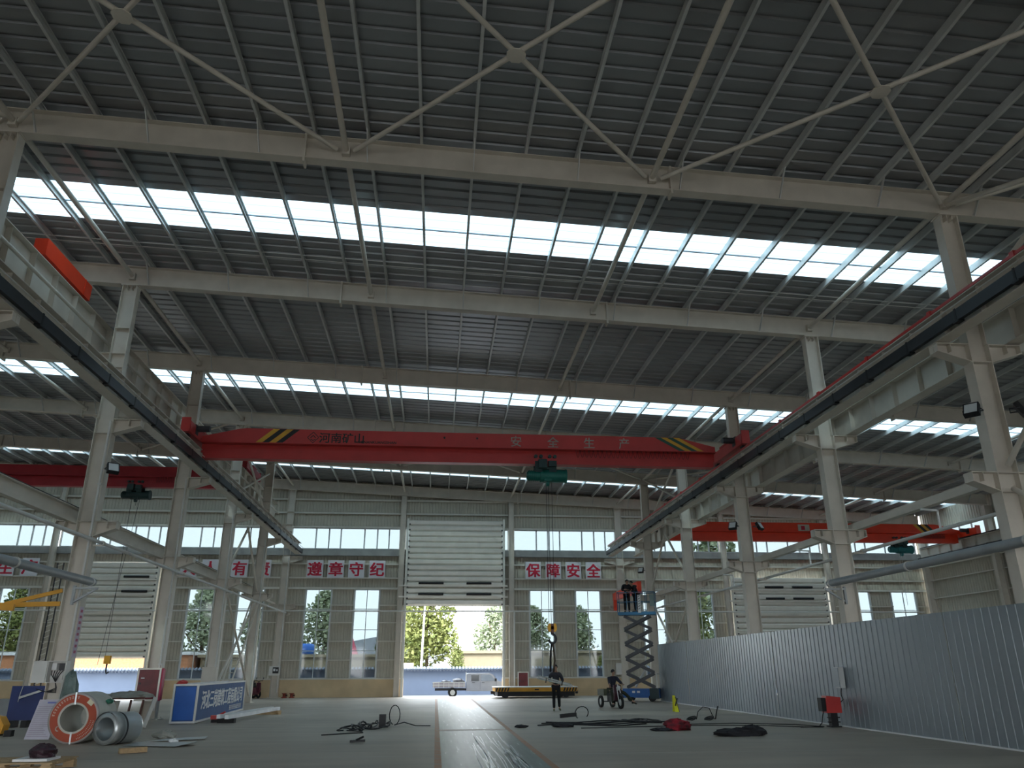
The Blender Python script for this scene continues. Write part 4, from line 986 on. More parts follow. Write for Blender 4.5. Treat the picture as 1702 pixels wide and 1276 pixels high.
for k in range(10):
    c = A+D_*(5.9+k*.27)-N_*.012+Vector((0, 0, .24))
    for z in (-.07, 0, .07): b.bar(c+D_*-.09+Vector((0, 0, z)), c+D_*.09+Vector((0, 0, z)), .006, .022)
    b.bar(c+Vector((0, 0, -.08)), c+Vector((0, 0, .08)), .022, .006, D_)
obj('small_print', b, LT, t)
b = MB(); b.blob((-8.25, 28.1, 1.22), .17, .12, .09, 9, 5, .5, zmin=1.2); o = obj('red_rag', b, RED); tag(o, 'red rag lying on top of the lightbox sign', 'rag')
# square tubes
ZW = mat('white coated tube', (.78, .80, .82), .3, .1)
for k, (p, q, nm) in enumerate((((-6.95, 28.0), (-6.38, 33.9), 'left one of two white steel tubes lying on the floor'), ((-6.62, 27.7), (-6.08, 33.6), 'right one of two white steel tubes lying on the floor'))):
    b = MB(); b.bar((p[0], p[1], .20), (q[0], q[1], .20), .12, .12); o = obj('steel_tube', b, ZW); tag(o, nm, 'steel tube')
b = MB(); b.bar((-7.0, 28.25, .07), (-6.45, 28.15, .07), .18, .14); o = obj('support_block', b, BLACK); tag(o, 'black block propping the near ends of the white tubes', 'block')
b = MB(); b.bar((-6.9, 33.2, .07), (-5.9, 33.2, .07), .14, .14); o = obj('support_block', b, WOOD); tag(o, 'timber block under the far ends of the white tubes', 'block')
t = thing('clamp_tool', 'red clamp tool by the near ends of the white tubes', 'tool', (-7.12, 28.5, 0))
b = MB(); b.box(-7.3, -7.0, 28.4, 28.6, .10, .22); b.bar((-7.1, 28.5, .2), (-6.85, 28.4, .32), .05, .05); obj('clamp_body', b, RED, t)
b = MB(); b.box(-7.28, -7.02, 28.42, 28.58, 0, .10); obj('foot', b, BLACK, t)

# heap by the back wall: tangled bicycles
def bicycle(x, y, rz, label, col, lean=.0):
    t = thing('bicycle', label, 'bicycle', (x, y, 0), rz)
    for dx in (-.5, .5):
        b = MB(); b.path([(dx+.31*math.cos(a), .0, .33+.31*math.sin(a)) for a in [2*PI*k/20 for k in range(21)]], .022, 6); obj('wheel', b, TYRE, t, local=True)
        b = MB()
        for k in range(6): b.bar((dx-.3*math.cos(k*PI/6), 0, .33-.3*math.sin(k*PI/6)), (dx+.3*math.cos(k*PI/6), 0, .33+.3*math.sin(k*PI/6)), .005, .005, (0, 1, 0))
        obj('spokes', b, GALV, t, local=True)
    b = MB(); P_ = [(-.5, 0, .33), (-.12, 0, .34), (-.24, 0, .82), (.34, 0, .80), (.5, 0, .33)]
    for i, j in ((0, 1), (1, 2), (2, 0), (1, 3), (2, 3), (3, 4)): b.tube(P_[i], P_[j], .02, 6)
    obj('frame', b, col, t, local=True)
    b = MB(); b.path([(.28, -.28, 1.02), (.36, -.15, 1.0), (.33, 0, .96), (.36, .15, 1.0), (.28, .28, 1.02)], .016, 6); b.tube((.34, 0, .8), (.33, 0, .97), .018, 6); obj('handlebar', b, DARK, t, local=True)
    b = MB(); b.blob((-.26, 0, .9), .14, .08, .05, 8, 5); b.tube((-.24, 0, .8), (-.25, 0, .88), .016, 6); obj('saddle', b, BLACK, t, local=True)
    b = MB(); b.box(.38, .68, -.14, .14, .70, .90); obj('basket', b, DARK, t, local=True)
def moped(x, y, rz, label, col):
    t = thing('moped', label, 'moped', (x, y, 0), rz)
    for dx in (-.48, .48):
        b = MB(); b.lathe([(.12, -.04), (.2, -.05), (.24, 0), (.2, .05), (.12, .04), (.12, -.04)], (dx, 0, .24), (0, 1, 0), 18); obj('wheel', b, TYRE, t, local=True)
    b = MB(); b.prism([(-.62, .50), (-.55, .66), (-.05, .62), (.08, .36), (.30, .34), (.36, .90), (.46, .90), (.52, .48), (.34, .24), (-.30, .22)], (0, -.12, 0), (1, 0, 0), (0, 0, 1), (0, .24, 0)); obj('body_panel', b, col, t, local=True)
    b = MB(); b.box(-.56, .0, -.13, .13, .66, .74); obj('seat', b, BLACK, t, local=True)
    b = MB(); b.path([(.30, -.32, 1.0), (.38, -.15, 1.0), (.40, 0, .96), (.38, .15, 1.0), (.30, .32, 1.0)], .02, 6); b.tube((.40, 0, .88), (.40, 0, .97), .03, 6); obj('handlebar', b, DARK, t, local=True)
    b = MB(); b.blob((.50, 0, .84), .06, .08, .07, 8, 5); obj('headlight', b, GALV, t, local=True)
    b = MB(); b.tube((.30, -.3, 1.0), (.28, -.36, 1.14), .01, 5); b.blob((.28, -.37, 1.16), .02, .05, .035, 8, 5); obj('mirror', b, BLACK, t, local=True)
moped(-11.35, 52.0, .9, 'black moped parked at the back wall, left of the pair of mopeds', BLACK)
moped(-10.85, 51.5, 1.2, 'dark maroon moped parked in front of the left back wall column', mat('maroon paint', (.10, .015, .03), .4))
bicycle(-11.9, 51.2, .35, 'dark bicycle leaning beside the parked mopeds', DARK)
for k, (x, z) in enumerate(((-9.2, 'left'), (-8.75, 'right'))):
    t = thing('pipe_fitting', f'{z} one of two low rusty red flanged fittings at the wall foot', 'pipe fitting', (x, 52.3, 0))
    b = MB(); b.lathe([(.04, 0), (.17, 0), (.17, .05), (.10, .07), (.10, .22), (.15, .24), (.15, .28), (.04, .28)], (x, 52.3, 0), (0, 0, 1), 14); obj('flange_body', b, mat('rusty red fitting', (.28, .05, .03), .7, var=.3), t)
    b = MB(); b.tube((x, 52.3, .15), (x+.18, 52.25, .15), .06, 8); obj('outlet', b, BROWN, t)

# ------------------------------------------------------------------ cables and cloths on the floor
def tangle(cx, cy, rx, ry, n, seed, r=.016, hz=.0):
    random.seed(seed); pts = []; a = random.random()*6; f1, f2 = 2.3+random.random(), 3.1+random.random()
    for k in range(n):
        q = k/n*2*PI*2.2
        pts.append((cx+rx*math.sin(f1*q*.5+a)*(.6+.4*math.cos(q*.7)), cy+ry*math.cos(f2*q*.5+a*.7), r+.004+hz*(.5+.5*math.sin(q*3+a))*(1 if k % 3 else .4)))
    return pts
t = thing('welding_cables', 'tangle of black welding cables left of the walkway', 'cable', (-1.7, 25.3, 0))
b = MB(); b.path(tangle(-1.9, 25.4, .62, 1.1, 70, 1, .018, .10), .018, 6); b.path(tangle(-2.25, 24.6, .45, .8, 50, 5, .016, .06), .016, 6); obj('cable', b, BLACK, t)
b = MB(); b.path([(-1.2+.16*math.cos(a), 26.0, .30+.28*math.sin(a)) for a in [PI*1.4-k*PI*1.9/14 for k in range(15)]], .015, 6); b.path([(-1.2, 26, .02), (-.9, 25.9, .10), (-.55, 25.6, .02), (-.1, 25.5, .02)], .016, 6); obj('cable_loop', b, BLACK, t)
b = MB(); b.box(-1.62, -1.42, 25.2, 25.35, 0, .36); obj('wire_feeder', b, BLACK, t)
b = MB(); b.path([(-2.9, 22.4, .016), (-2.3, 22.9, .016), (-1.9, 23.1, .016), (-1.95, 23.5, .02), (-2.4, 23.8, .03)], .016, 6); obj('cable_end', b, BLACK, t)
t = thing('welding_clamp', 'small black earth clamp alone on the floor left of the walkway', 'tool', (-1.75, 20.2, 0))
b = MB(); b.bar((-1.95, 20.2, .03), (-1.6, 20.25, .04), .07, .05); b.bar((-1.8, 20.15, .06), (-1.65, 20.3, .12), .03, .04); obj('jaw', b, BLACK, t)
t = thing('cable_bundle', 'long black hoses spread on the floor right of the walkway', 'cable', (5.2, 25.7, 0))
for k in range(5):
    random.seed(20+k); b = MB(); y0 = 25.0+k*.35
    b.path([(3.1+.2*k+q*.26, y0+.45*math.sin(q*.55+k)+.1*random.random(), .022+.012*(k % 3)) for q in range(14)], .02, 6); obj('hose', b, BLACK, t)
b = MB(); b.path(tangle(6.4, 26.6, .9, .7, 60, 31, .02, .03), .022, 6); obj('hose', b, BLACK, t)
b = MB(); b.path([(4.85+.22*math.cos(a), 27.4-.1*math.sin(a), .24+.20*math.sin(a)) for a in [PI*1.3-k*PI*1.5/12 for k in range(13)]], .017, 6); b.bar((4.1, 27.2, .16), (4.65, 27.3, .2), .08, .12); obj('hose_loop', b, BLACK, t)
b = MB(); random.seed(12); b.blob((3.75, 24.6, .05), .32, .22, .08, 12, 6, .5, zmin=.0); o = obj('black_rag', b, CLOTHK); tag(o, 'black rag on the floor among the long hoses', 'cloth')
b = MB(); b.blob((2.55, 24.5, .03), .2, .14, .05, 10, 5, .5, zmin=.0); o = obj('black_rag', b, CLOTHK); tag(o, 'small black rag nearest the walkway edge', 'cloth')
b = MB(); b.path([(4.2, 23.9, .012), (6, 24.2, .012), (8, 24.5, .012), (9.6, 24.2, .012), (10.6, 23.4, .012), (11.1, 23.25, .012)], .012, 5); b.path([(7.5, 25.0, .012), (9.2, 25.3, .012), (10.8, 24.4, .012), (11.2, 23.4, .012)], .012, 5)
o = obj('floor_cable', b, BLACK); tag(o, 'thin dark cables running across the floor to the socket box', 'cable')
b = MB(); random.seed(15); b.blob((6.75, 22.9, .10), .38, .30, .17, 14, 7, .55, zmin=.0); o = obj('red_bag', b, mat('red and black cloth', (.35, .01, .025), .8, var=.5, scale=5, col2=(.02, .01, .012))); tag(o, 'crumpled red and black bag on the floor before the fence', 'bag')
b = MB(); b.blob((6.2, 22.7, .03), .3, .2, .05, 10, 5, .5, zmin=.0); o = obj('black_strap', b, CLOTHK); tag(o, 'black cloth end beside the crumpled red bag', 'cloth')
b = MB(); random.seed(16); b.blob((7.6, 20.75, .06), .58, .28, .12, 18, 7, .5, zmin=.0); b.blob((8.05, 20.75, .09), .30, .22, .15, 14, 7, .5, zmin=.0); o = obj('black_jacket', b, CLOTHK); tag(o, 'black jacket dropped on the floor near the right', 'jacket')
t = thing('cable_coil', 'black coiled cable with loops on the floor near the fence', 'cable', (8.9, 27.2, 0))
for q, (x, r) in enumerate(((8.45, .14), (9.05, .14))):
    for z in (.03, .07): b = MB(); b.path([(x+r*math.cos(a), 27.1+r*math.sin(a)*1.6, z+.05*math.cos(a)) for a in [2*PI*k/14 for k in range(15)]], .018, 6); obj('coil_turn', b, BLACK, t)
b = MB(); b.path([(8.65, 27.2, .02), (8.72, 27.2, .25), (8.9, 27.2, .40), (9.12, 27.2, .36), (9.22, 27.2, .1), (9.28, 27.2, .02)], .014, 6); b.path([(9.3, 27.2, .02), (9.36, 27.2, .25), (9.42, 27.2, .42)], .02, 6); obj('cable_loop', b, BLACK, t)
t = thing('folding_stand', 'yellow folding warning stand on the floor before the fence', 'warning sign', (9.5, 32.4, 0))
for s in (-1, 1):
    b = MB(); b.hexa([(9.42, 32.4+s*.16-.012, 0), (9.58, 32.4+s*.16-.012, 0), (9.58, 32.4+s*.16+.012, 0), (9.42, 32.4+s*.16+.012, 0), (9.40, 32.4+s*.02-.012, .60), (9.49, 32.4+s*.02-.012, .60), (9.49, 32.4+s*.02+.012, .60), (9.40, 32.4+s*.02+.012, .60)]); obj('panel', b, mat('lemon yellow', (.62, .60, .02), .5), t)
b = MB(); b.bar((9.45, 32.232, .22), (9.54, 32.232, .50), .02, .05); obj('black_mark', b, BLACK, t)
b = MB(); b.bar((9.62, 32.35, 0), (9.5, 32.35, .55), .03, .03); obj('prop', b, DARK, t)

# ------------------------------------------------------------------ transfer cart
t = thing('transfer_cart', 'flat orange edged transfer cart standing before the back wall', 'cart', (6.0, 49.9, 0))
b = MB(); b.box(3.55, 8.45, 49.0, 51.2, .36, .58); obj('deck', b, mat('orange cart paint', (.62, .30, .02), .5), t)
b = MB(); b.box(3.50, 8.50, 48.98, 51.22, .58, .62); obj('deck_plate', b, GALV, t)
b = MB(); b.box(3.7, 8.3, 49.05, 51.15, .10, .36); obj('chassis', b, BLACK, t)
for x in (3.56, 7.6):
    for k in range(5):
        b = MB(); xx = x+k*.17; b.add([(xx, 48.972, .37), (xx+.085, 48.972, .37), (xx+.165, 48.972, .575), (xx+.08, 48.972, .575)], [(0, 1, 2, 3)]); b.add([(xx, 48.976, .37), (xx+.085, 48.976, .37), (xx+.165, 48.976, .575), (xx+.08, 48.976, .575)], [(3, 2, 1, 0)]); obj('hazard_stripe', b, BLACK, t)
for x in (4.2, 7.8):
    for y in (49.15, 51.05): b = MB(); b.tube((x, y-.06, .16), (x, y+.06, .16), .16, 16); obj('wheel', b, DARK, t)
b = MB(); b.box(5.9, 6.15, 48.97, 49.0, .43, .50); obj('plate', b, BLACK, t)
for x in (3.35, 8.65): b = MB(); b.tube((x-.15 if x > 6 else x+.15, 50.0, .30), (x, 50.0, .30), .09, 12); obj('buffer', b, DARK, t)

# ------------------------------------------------------------------ people
def skin_mesh(name, J, E, parent, m, sub=1, root='pelvis', m2=None, face=None):
    keys = list(J); me = bpy.data.meshes.new(name)
    me.from_pydata([J[k][0] for k in keys], [(keys.index(a), keys.index(b_)) for a, b_ in E], [])
    o = bpy.data.objects.new(name, me); COL.objects.link(o)
    md = o.modifiers.new('skin', 'SKIN'); md.use_smooth_shade = True
    for k, key in enumerate(keys):
        r = J[key][1]; r = (r, r) if not isinstance(r, tuple) else r
        me.skin_vertices[0].data[k].radius = r
    # one root per island
    adj = {k: [] for k in keys}
    for a, b_ in E: adj[a].append(b_); adj[b_].append(a)
    seen = set()
    for st in [root]+keys:
        if st in seen or st not in J: continue
        me.skin_vertices[0].data[keys.index(st)].use_root = True; q = [st]
        while q:
            x = q.pop()
            if x in seen: continue
            seen.add(x); q += adj[x]
    s = o.modifiers.new('sub', 'SUBSURF'); s.levels = sub; s.render_levels = sub
    bpy.context.view_layer.update()
    nm = bpy.data.meshes.new_from_object(o.evaluated_get(bpy.context.evaluated_depsgraph_get()))
    bpy.data.objects.remove(o)
    b = MB(); b.add([v.co.copy() for v in nm.vertices], [tuple(p.vertices) for p in nm.polygons], 0, True); bpy.data.meshes.remove(nm)
    return obj(name, b, m, parent, local=True)
def V(*a): return Vector(a)
def person(label, loc, rz, pose, top, trousers, shoes, face=0.0, look=None):
    """pose overrides joint positions; local frame: facing -Y, +X is the figure's left seen from the front as image right"""
    P = dict(pelvis=V(0, 0, .95), waist=V(0, .0, 1.10), chest=V(0, 0, 1.30), collar=V(0, .01, 1.45), neck=V(0, 0, 1.51), jaw=V(0, -.015, 1.57), head=V(0, -.005, 1.65), crown=V(0, .005, 1.73))
    for s, n in ((-1, 'r'), (1, 'l')):
        P.update({n+'sh': V(s*.18, 0, 1.41), n+'el': V(s*.24, .02, 1.13), n+'wr': V(s*.25, -.05, .88), n+'hip': V(s*.095, 0, .90), n+'kn': V(s*.105, -.01, .50), n+'an': V(s*.11, .02, .09), n+'to': V(s*.125, -.17, .035)})
    P.update({k: V(*v) for k, v in pose.items()})
    t = thing('person', label, 'person', loc, rz)
    R_ = dict(pelvis=(.135, .11), waist=(.125, .10), chest=(.155, .11), collar=(.09, .08), neck=.052, jaw=.062, head=(.082, .092), crown=.066)
    for n in 'rl': R_.update({n+'sh': .066, n+'el': .043, n+'wr': .028, n+'hip': .085, n+'kn': .056, n+'an': .04, n+'to': .034})
    J = {k: (P[k], R_[k]) for k in P}
    E = [('pelvis', 'waist'), ('waist', 'chest'), ('chest', 'collar'), ('collar', 'neck'), ('neck', 'jaw'), ('jaw', 'head'), ('head', 'crown')]
    for n in 'rl': E += [('collar', n+'sh'), (n+'sh', n+'el'), (n+'el', n+'wr'), ('pelvis', n+'hip'), (n+'hip', n+'kn'), (n+'kn', n+'an'), (n+'an', n+'to')]
    fw = Matrix.Rotation(face, 3, 'Z') @ V(0, -1, 0); sd = Matrix.Rotation(face, 3, 'Z') @ V(1, 0, 0); H = P['head']
    # nose, ears
    for k, (a, c, r) in {'nose': (H+fw*.075+V(0, 0, -.005), H+fw*.108+V(0, 0, -.02), .011), 'earl': (H+sd*.075, H+sd*.094, .018), 'earr': (H-sd*.075, H-sd*.094, .018), 'chin': (P['jaw']+fw*.03, P['jaw']+fw*.062+V(0, 0, -.008), .024)}.items():
        J[k+'0'] = (a, r*1.1); J[k+'1'] = (c, r); E.append((k+'0', k+'1'))
    # hands: palm and five separate fingers
    for n in 'rl':
        d = (P[n+'wr']-P[n+'el']).normalized(); sx = d.cross(V(0, 0, 1)); sx = sx.normalized() if sx.length > .2 else V(1, 0, 0); up = sx.cross(d)
        pk = P.get(n+'palm', P[n+'wr']+d*.075); J[n+'palm'] = (pk, (.034, .022)); E.append((n+'wr', n+'palm'))
        for q, (u, L) in enumerate(((-.028, .062), (-.010, .075), (.009, .070), (.026, .055))):
            a = pk+sx*u+d*.015; m_ = pk+sx*u*1.15+d*(.02+L*.55)+up*-.006; e = pk+sx*u*1.2+d*(.02+L*.9)-up*(.03+.01*q)
            for kk, p_ in (('a', a), ('b', m_), ('c', e)): J[f'{n}f{q}{kk}'] = (p_, .0085)
            E += [(f'{n}f{q}a', f'{n}f{q}b'), (f'{n}f{q}b', f'{n}f{q}c')]
        s = 1 if n == 'r' else -1
        J[n+'ta'] = (pk-d*.02+sx*s*.025, .010); J[n+'tb'] = (pk+d*.02+sx*s*.055-up*.01, .0095); J[n+'tc'] = (pk+d*.05+sx*s*.06-up*.02, .0085); E += [(n+'ta', n+'tb'), (n+'tb', n+'tc')]
    skin_mesh('body', J, E, t, SKIN, 1)
    g = lambda ks, add: {k: (P[k], tuple(x+add for x in R_[k]) if isinstance(R_[k], tuple) else R_[k]+add) for k in ks}
    T = g(['pelvis', 'waist', 'chest', 'collar', 'rsh', 'rel', 'rwr', 'lsh', 'lel', 'lwr'], .022); T['neckb'] = (P['collar'].lerp(P['neck'], .6), .07)
    ET = [('pelvis', 'waist'), ('waist', 'chest'), ('chest', 'collar'), ('collar', 'neckb')]
    for n in 'rl': ET += [('collar', n+'sh'), (n+'sh', n+'el'), (n+'el', n+'wr')]
    skin_mesh('jacket', T, ET, t, top, 1)
    T = g(['pelvis', 'rhip', 'rkn', 'ran', 'lhip', 'lkn', 'lan'], .020); ET = []
    for n in 'rl': ET += [('pelvis', n+'hip'), (n+'hip', n+'kn'), (n+'kn', n+'an')]
    skin_mesh('trousers', T, ET, t, trousers, 1)
    for n in 'rl':
        h = P[n+'an']; to = P[n+'to']; b_ = h+(h-to).normalized()*.07; b_.z = min(h.z, to.z+.01) if abs(h.z-to.z) < .12 else h.z-.05
        skin_mesh('shoe', {'a': (b_, .042), 'b': (h.lerp(to, .45)+V(0, 0, -.012), .044), 'c': (to+(to-h).normalized()*.05, .038)}, [('a', 'b'), ('b', 'c')], t, shoes, 1, 'a')
    b = MB(); c = H+V(0, 0, .018)-fw*.012; k0 = len(b.v); n = 16
    for i in range(7):
        ph = PI*.56*i/6
        for j in range(n):
            q = 2*PI*j/n; e = sd*math.cos(q)+fw*math.sin(q); fr = max(0, math.sin(q)); zz = math.cos(ph*(1-.30*fr))
            b.v.append(c+e*(.098*math.sin(ph*(1-.30*fr)))+V(0, 0, .118*zz))
    for i in range(6):
        for j in range(n): b.f.append([k0+i*n+j, k0+(i+1)*n+j, k0+(i+1)*n+(j+1) % n, k0+i*n+(j+1) % n]); b.m.append(0); b.s.append(True)
    obj('hair', b, HAIR, t, local=True)
    for s in (-1, 1):
        b = MB(); b.blob(H+fw*.088+sd*(s*.032)+V(0, 0, .012), .010, .010, .007, 8, 5); obj('eye', b, BLACK, t, local=True)
    b = MB(); b.bar(P['jaw']+fw*.072-sd*.022+V(0, 0, .022), P['jaw']+fw*.072+sd*.022+V(0, 0, .022), .006, .008); obj('mouth', b, mat('lip', (.25, .09, .08), .5), t, local=True)
    return t
SHOE = mat('black shoe', (.02, .02, .02), .5, var=.2); SHOEG = mat('dull green shoe', (.10, .11, .05), .6)
DKTR = mat('black trousers', (.012, .012, .015), .9, var=.2); GRTR = mat('grey trousers', (.16, .15, .16), .9, var=.15); OLIVE = mat('olive trousers', (.035, .04, .025), .9)
OPENJ = mat('dark open jacket', (.03, .03, .04), .9, var=.3)
person('person in dark jacket walking towards the camera carrying a steel bundle', (4.98, 34.0, 0), -.1,
       dict(rel=(-.29, -.02, 1.16), rwr=(-.16, -.25, 1.12), lel=(.29, -.02, 1.14), lwr=(.15, -.25, 1.06), rhip=(-.095, 0, .90), rkn=(-.10, -.10, .50), ran=(-.10, -.06, .09), rto=(-.11, -.25, .04), lkn=(.11, -.02, .50), lan=(.13, .16, .13), lto=(.15, .0, .045), head=(-.01, -.02, 1.65), jaw=(-.01, -.035, 1.57)),
       OPENJ, DKTR, SHOEG)
t = thing('steel_bundle', 'bundle of grey green steel strips held across the walker by both arms', 'steel bundle', (4.98, 33.7, 1.1), -.1)
for k in range(7):
    a = k*2*PI/6; dy, dz = (.05*math.cos(a), .05*math.sin(a)) if k < 6 else (0, 0)
    b = MB(); b.bar((-.82+.05*(k % 3), -.19+dy, .14+dz+.04*((k*5) % 3)), (.62-.06*(k % 4), -.17+dy, -.12+dz), .045, .035); obj('steel_strip', b, mat('grey green strip', (.16, .20, .18), .4, .3) if k % 2 else mat('dull steel strip', (.26, .28, .28), .4, .3), t, local=True)
for x in (-.45, .2): b = MB(); z = .14-(x+.82)*.18; b.tube((x-.02, -.18, z+.004), (x+.02, -.18, z-.004), .10, 12); obj('tie_strap', b, BLACK, t, local=True)

# cargo tricycle and rider (heading -Y, slightly +X)
tl = (7.72, 35.75, 0); trz = .18
t = thing('cargo_tricycle', 'dark cargo tricycle carrying a rider, left of the scissor lift', 'tricycle', tl, trz)
def wheel(par, c, r, wd, name='wheel'):
    b = MB(); b.lathe([(r*.55, -wd*.3), (r*.8, -wd/2), (r*.96, -wd*.45), (r, 0), (r*.96, wd*.45), (r*.8, wd/2), (r*.55, wd*.3), (r*.55, -wd*.3)], c, (1, 0, 0), 22); wo_ = obj(name, b, TYRE, par, local=True)
    b = MB(); b.lathe([(0, -wd*.25), (r*.5, -wd*.25), (r*.56, 0), (r*.5, wd*.25), (0, wd*.25)], c, (1, 0, 0), 14); obj('hub', b, GALV, wo_, local=True)
wheel(t, (0, -.85, .26), .26, .10); wheel(t, (-.27, .72, .25), .25, .11); wheel(t, (.27, .72, .25), .25, .11)
b = MB(); b.box(-.27, .27, .36, 1.10, .50, .53)
for x in (-.27, .25): b.box(x, x+.02, .36, 1.10, .53, .76)
for y in (.36, 1.08): b.box(-.25, .25, y, y+.02, .53, .76)
obj('cargo_box', b, mat('dull green cargo box', (.10, .11, .07), .6), t, local=True)
b = MB(); b.tube((0, .5, .34), (0, -.45, .30), .035, 8); b.tube((0, -.45, .30), (0, -.62, .72), .03, 8); b.tube((-.27, .72, .25), (.27, .72, .25), .025, 8); b.box(-.16, .16, -.35, .25, .26, .50); obj('frame', b, DARK, t, local=True)
b = MB(); b.tube((-.07, -.85, .26), (-.06, -.62, .86), .022, 6); b.tube((.07, -.85, .26), (.06, -.62, .86), .022, 6); b.tube((0, -.62, .72), (0, -.58, .98), .025, 6); obj('fork', b, GALV, t, local=True)
b = MB(); b.path([(-.34, -.42, .98), (-.22, -.54, 1.0), (0, -.58, .98), (.22, -.54, 1.0), (.34, -.42, .98)], .016, 6); obj('handlebar', b, BLACK, t, local=True)
b = MB(); b.blob((0, -.70, .84), .09, .07, .09, 12, 8); obj('headlight', b, GALV, t, local=True)
b = MB(); b.prism([(-.62, .62), (-.52, .95), (-.46, .95), (-.46, .45), (-.30, .30), (-.30, .26), (-.62, .36)], (-.17, 0, 0), (0, 1, 0), (0, 0, 1), (.34, 0, 0)); obj('leg_shield', b, mat('dark red fairing', (.06, .02, .03), .35), t, local=True)
b = MB(); b.path([(0+.0, -.85+.33*math.cos(a), .26+.33*math.sin(a)) for a in [.3+k*.22 for k in range(11)]], .045, 8); obj('front_fender', b, DARK, t, local=True)
b = MB(); b.box(-.16, .16, -.22, .28, .50, .62); b.box(-.15, .15, .22, .28, .62, .82); obj('seat', b, BLACK, t, local=True)
person('person in navy jacket with pale stripes riding the cargo tricycle', tl, trz,
       dict(pelvis=(0, .05, .74), waist=(0, .04, .90), chest=(.02, .0, 1.10), collar=(.03, -.02, 1.25), neck=(.03, -.03, 1.31), jaw=(.05, -.05, 1.37), head=(.05, -.04, 1.45), crown=(.05, -.03, 1.53),
            rsh=(-.15, -.02, 1.21), rel=(-.22, -.22, 1.02), rwr=(-.28, -.38, .99), lsh=(.20, -.03, 1.21), lel=(.30, -.22, 1.04), lwr=(.30, -.38, 1.0),
            rhip=(-.10, .0, .71), rkn=(-.16, -.38, .62), ran=(-.15, -.36, .20), rto=(-.15, -.52, .15), lhip=(.10, .0, .71), lkn=(.42, -.30, .62), lan=(.74, -.42, .30), lto=(.84, -.52, .20)),
       CLOTHN, OLIVE, SHOE, face=.9)

# ------------------------------------------------------------------ scissor lift
LL = (10.82, 42.9, 0); LRZ = -.35
t = thing('scissor_lift', 'blue scissor lift raised high before the right back columns', 'scissor lift', LL, LRZ)
b = MB(); b.box(-.95, .95, -.38, .38, .18, .62); b.box(-.90, .35, -.42, -.38, .22, .60); obj('base_chassis', b, BLUE, t, local=True)
b = MB(); b.box(.45, .93, -.44, .44, .14, .64); obj('battery_box', b, mat('dark green box', (.02, .045, .05), .5), t, local=True)
for x in (-.55, .55):
    for y in (-.33, .33): b = MB(); b.tube((x, y-.06, .17), (x, y+.06, .17), .17, 18); obj('wheel', b, TYRE, t, local=True)
for x in (-.45, -.2): b = MB(); b.box(x, x+.15, -.43, -.42, .42, .52); obj('sticker', b, WHITE, t, local=True)
ARM = mat('scissor arm grey', (.045, .048, .055), .4, .4, var=.15)
NL = 5; zb_, zt_ = .66, 4.30; hh = (zt_-zb_)/NL; hw = .70
for k in range(NL):
    z0 = zb_+k*hh+.03; z1 = z0+hh-.06
    for y in (-.32, .32):
        b = MB(); b.bar((-hw, y, z0), (hw, y, z1), .07, .15); obj('scissor_arm', b, ARM, t, local=True)
        b = MB(); b.bar((-hw, y*.75, z1), (hw, y*.75, z0), .07, .15); obj('scissor_arm', b, ARM, t, local=True)
    b = MB()
    for x, z in ((-hw, z0), (hw, z0), (0, (z0+z1)/2)): b.tube((x, -.36, z), (x, .36, z), .03, 8)
    obj('pivot_pin', b, DARK, t, local=True)
    b = MB(); b.box(-.25, .15, -.2, .2, (z0+z1)/2-.03, (z0+z1)/2+.03); obj('cross_plate', b, GALV, t, local=True)
b = MB(); b.tube((-.3, 0, .7), (.35, 0, 1.7), .06, 10); obj('lift_cylinder', b, GALV, t, local=True)
b = MB(); b.box(-1.0, 1.0, -.42, .42, 4.32, 4.47); obj('platform', b, mat('lift platform blue', (.05, .22, .42), .45), t, local=True)
RL = mat('lift rail blue', (.05, .17, .30), .45)
for z in (5.0, 5.5):
    b = MB(); b.path([(-1, -.40, z), (1, -.40, z), (1, .40, z), (-1, .40, z), (-1, -.40, z)], .022, 6); obj('guard_rail', b, RL, t, local=True)
for x in (-1, -.5, 0, .5, 1):
    for y in (-.40, .40): b = MB(); b.tube((x, y, 4.47), (x, y, 5.5), .02, 6); obj('rail_post', b, RL, t, local=True)
b = MB(); b.box(.10, .26, -.46, -.43, 4.42, 5.35); obj('banner', b, WHITE, t, local=True, label='white hanging banner')
b = MB()
for k in range(6): b.bar((.13, -.465, 4.6+k*.13), (.23, -.465, 4.66+k*.13), .008, .03)
obj('banner_marks', b, DARK, t, local=True)
b = MB(); b.box(.75, .98, -.50, -.43, 4.75, 5.35); obj('control_box', b, mat('grey green control', (.2, .27, .26), .5), t, local=True)
b = MB(); b.bar((.85, -.3, .64), (.85, -.3, 1.35), .03, .03); b.bar((1.0, .3, .64), (1.0, .3, 1.35), .03, .03); b.bar((.85, -.3, 1.35), (1.0, .3, 1.35), .03, .03); obj('entry_ladder', b, GALV, t, local=True)
def onlift(x, y): 
    v = Matrix.Rotation(LRZ, 3, 'Z') @ V(x, y, 0); return (LL[0]+v.x, LL[1]+v.y, 4.475)
person('person in dark coat standing at the left end of the lift platform', onlift(-.52, -.05), -.3,
       dict(collar=(.03, -.04, 1.42), neck=(.05, -.07, 1.48), jaw=(.07, -.12, 1.52), head=(.07, -.12, 1.60), crown=(.07, -.11, 1.68), rel=(-.22, -.12, 1.14), rwr=(-.08, -.28, 1.18), lel=(.25, -.14, 1.14), lwr=(.12, -.30, 1.16)), CLOTHK, DKTR, SHOE, face=.5)
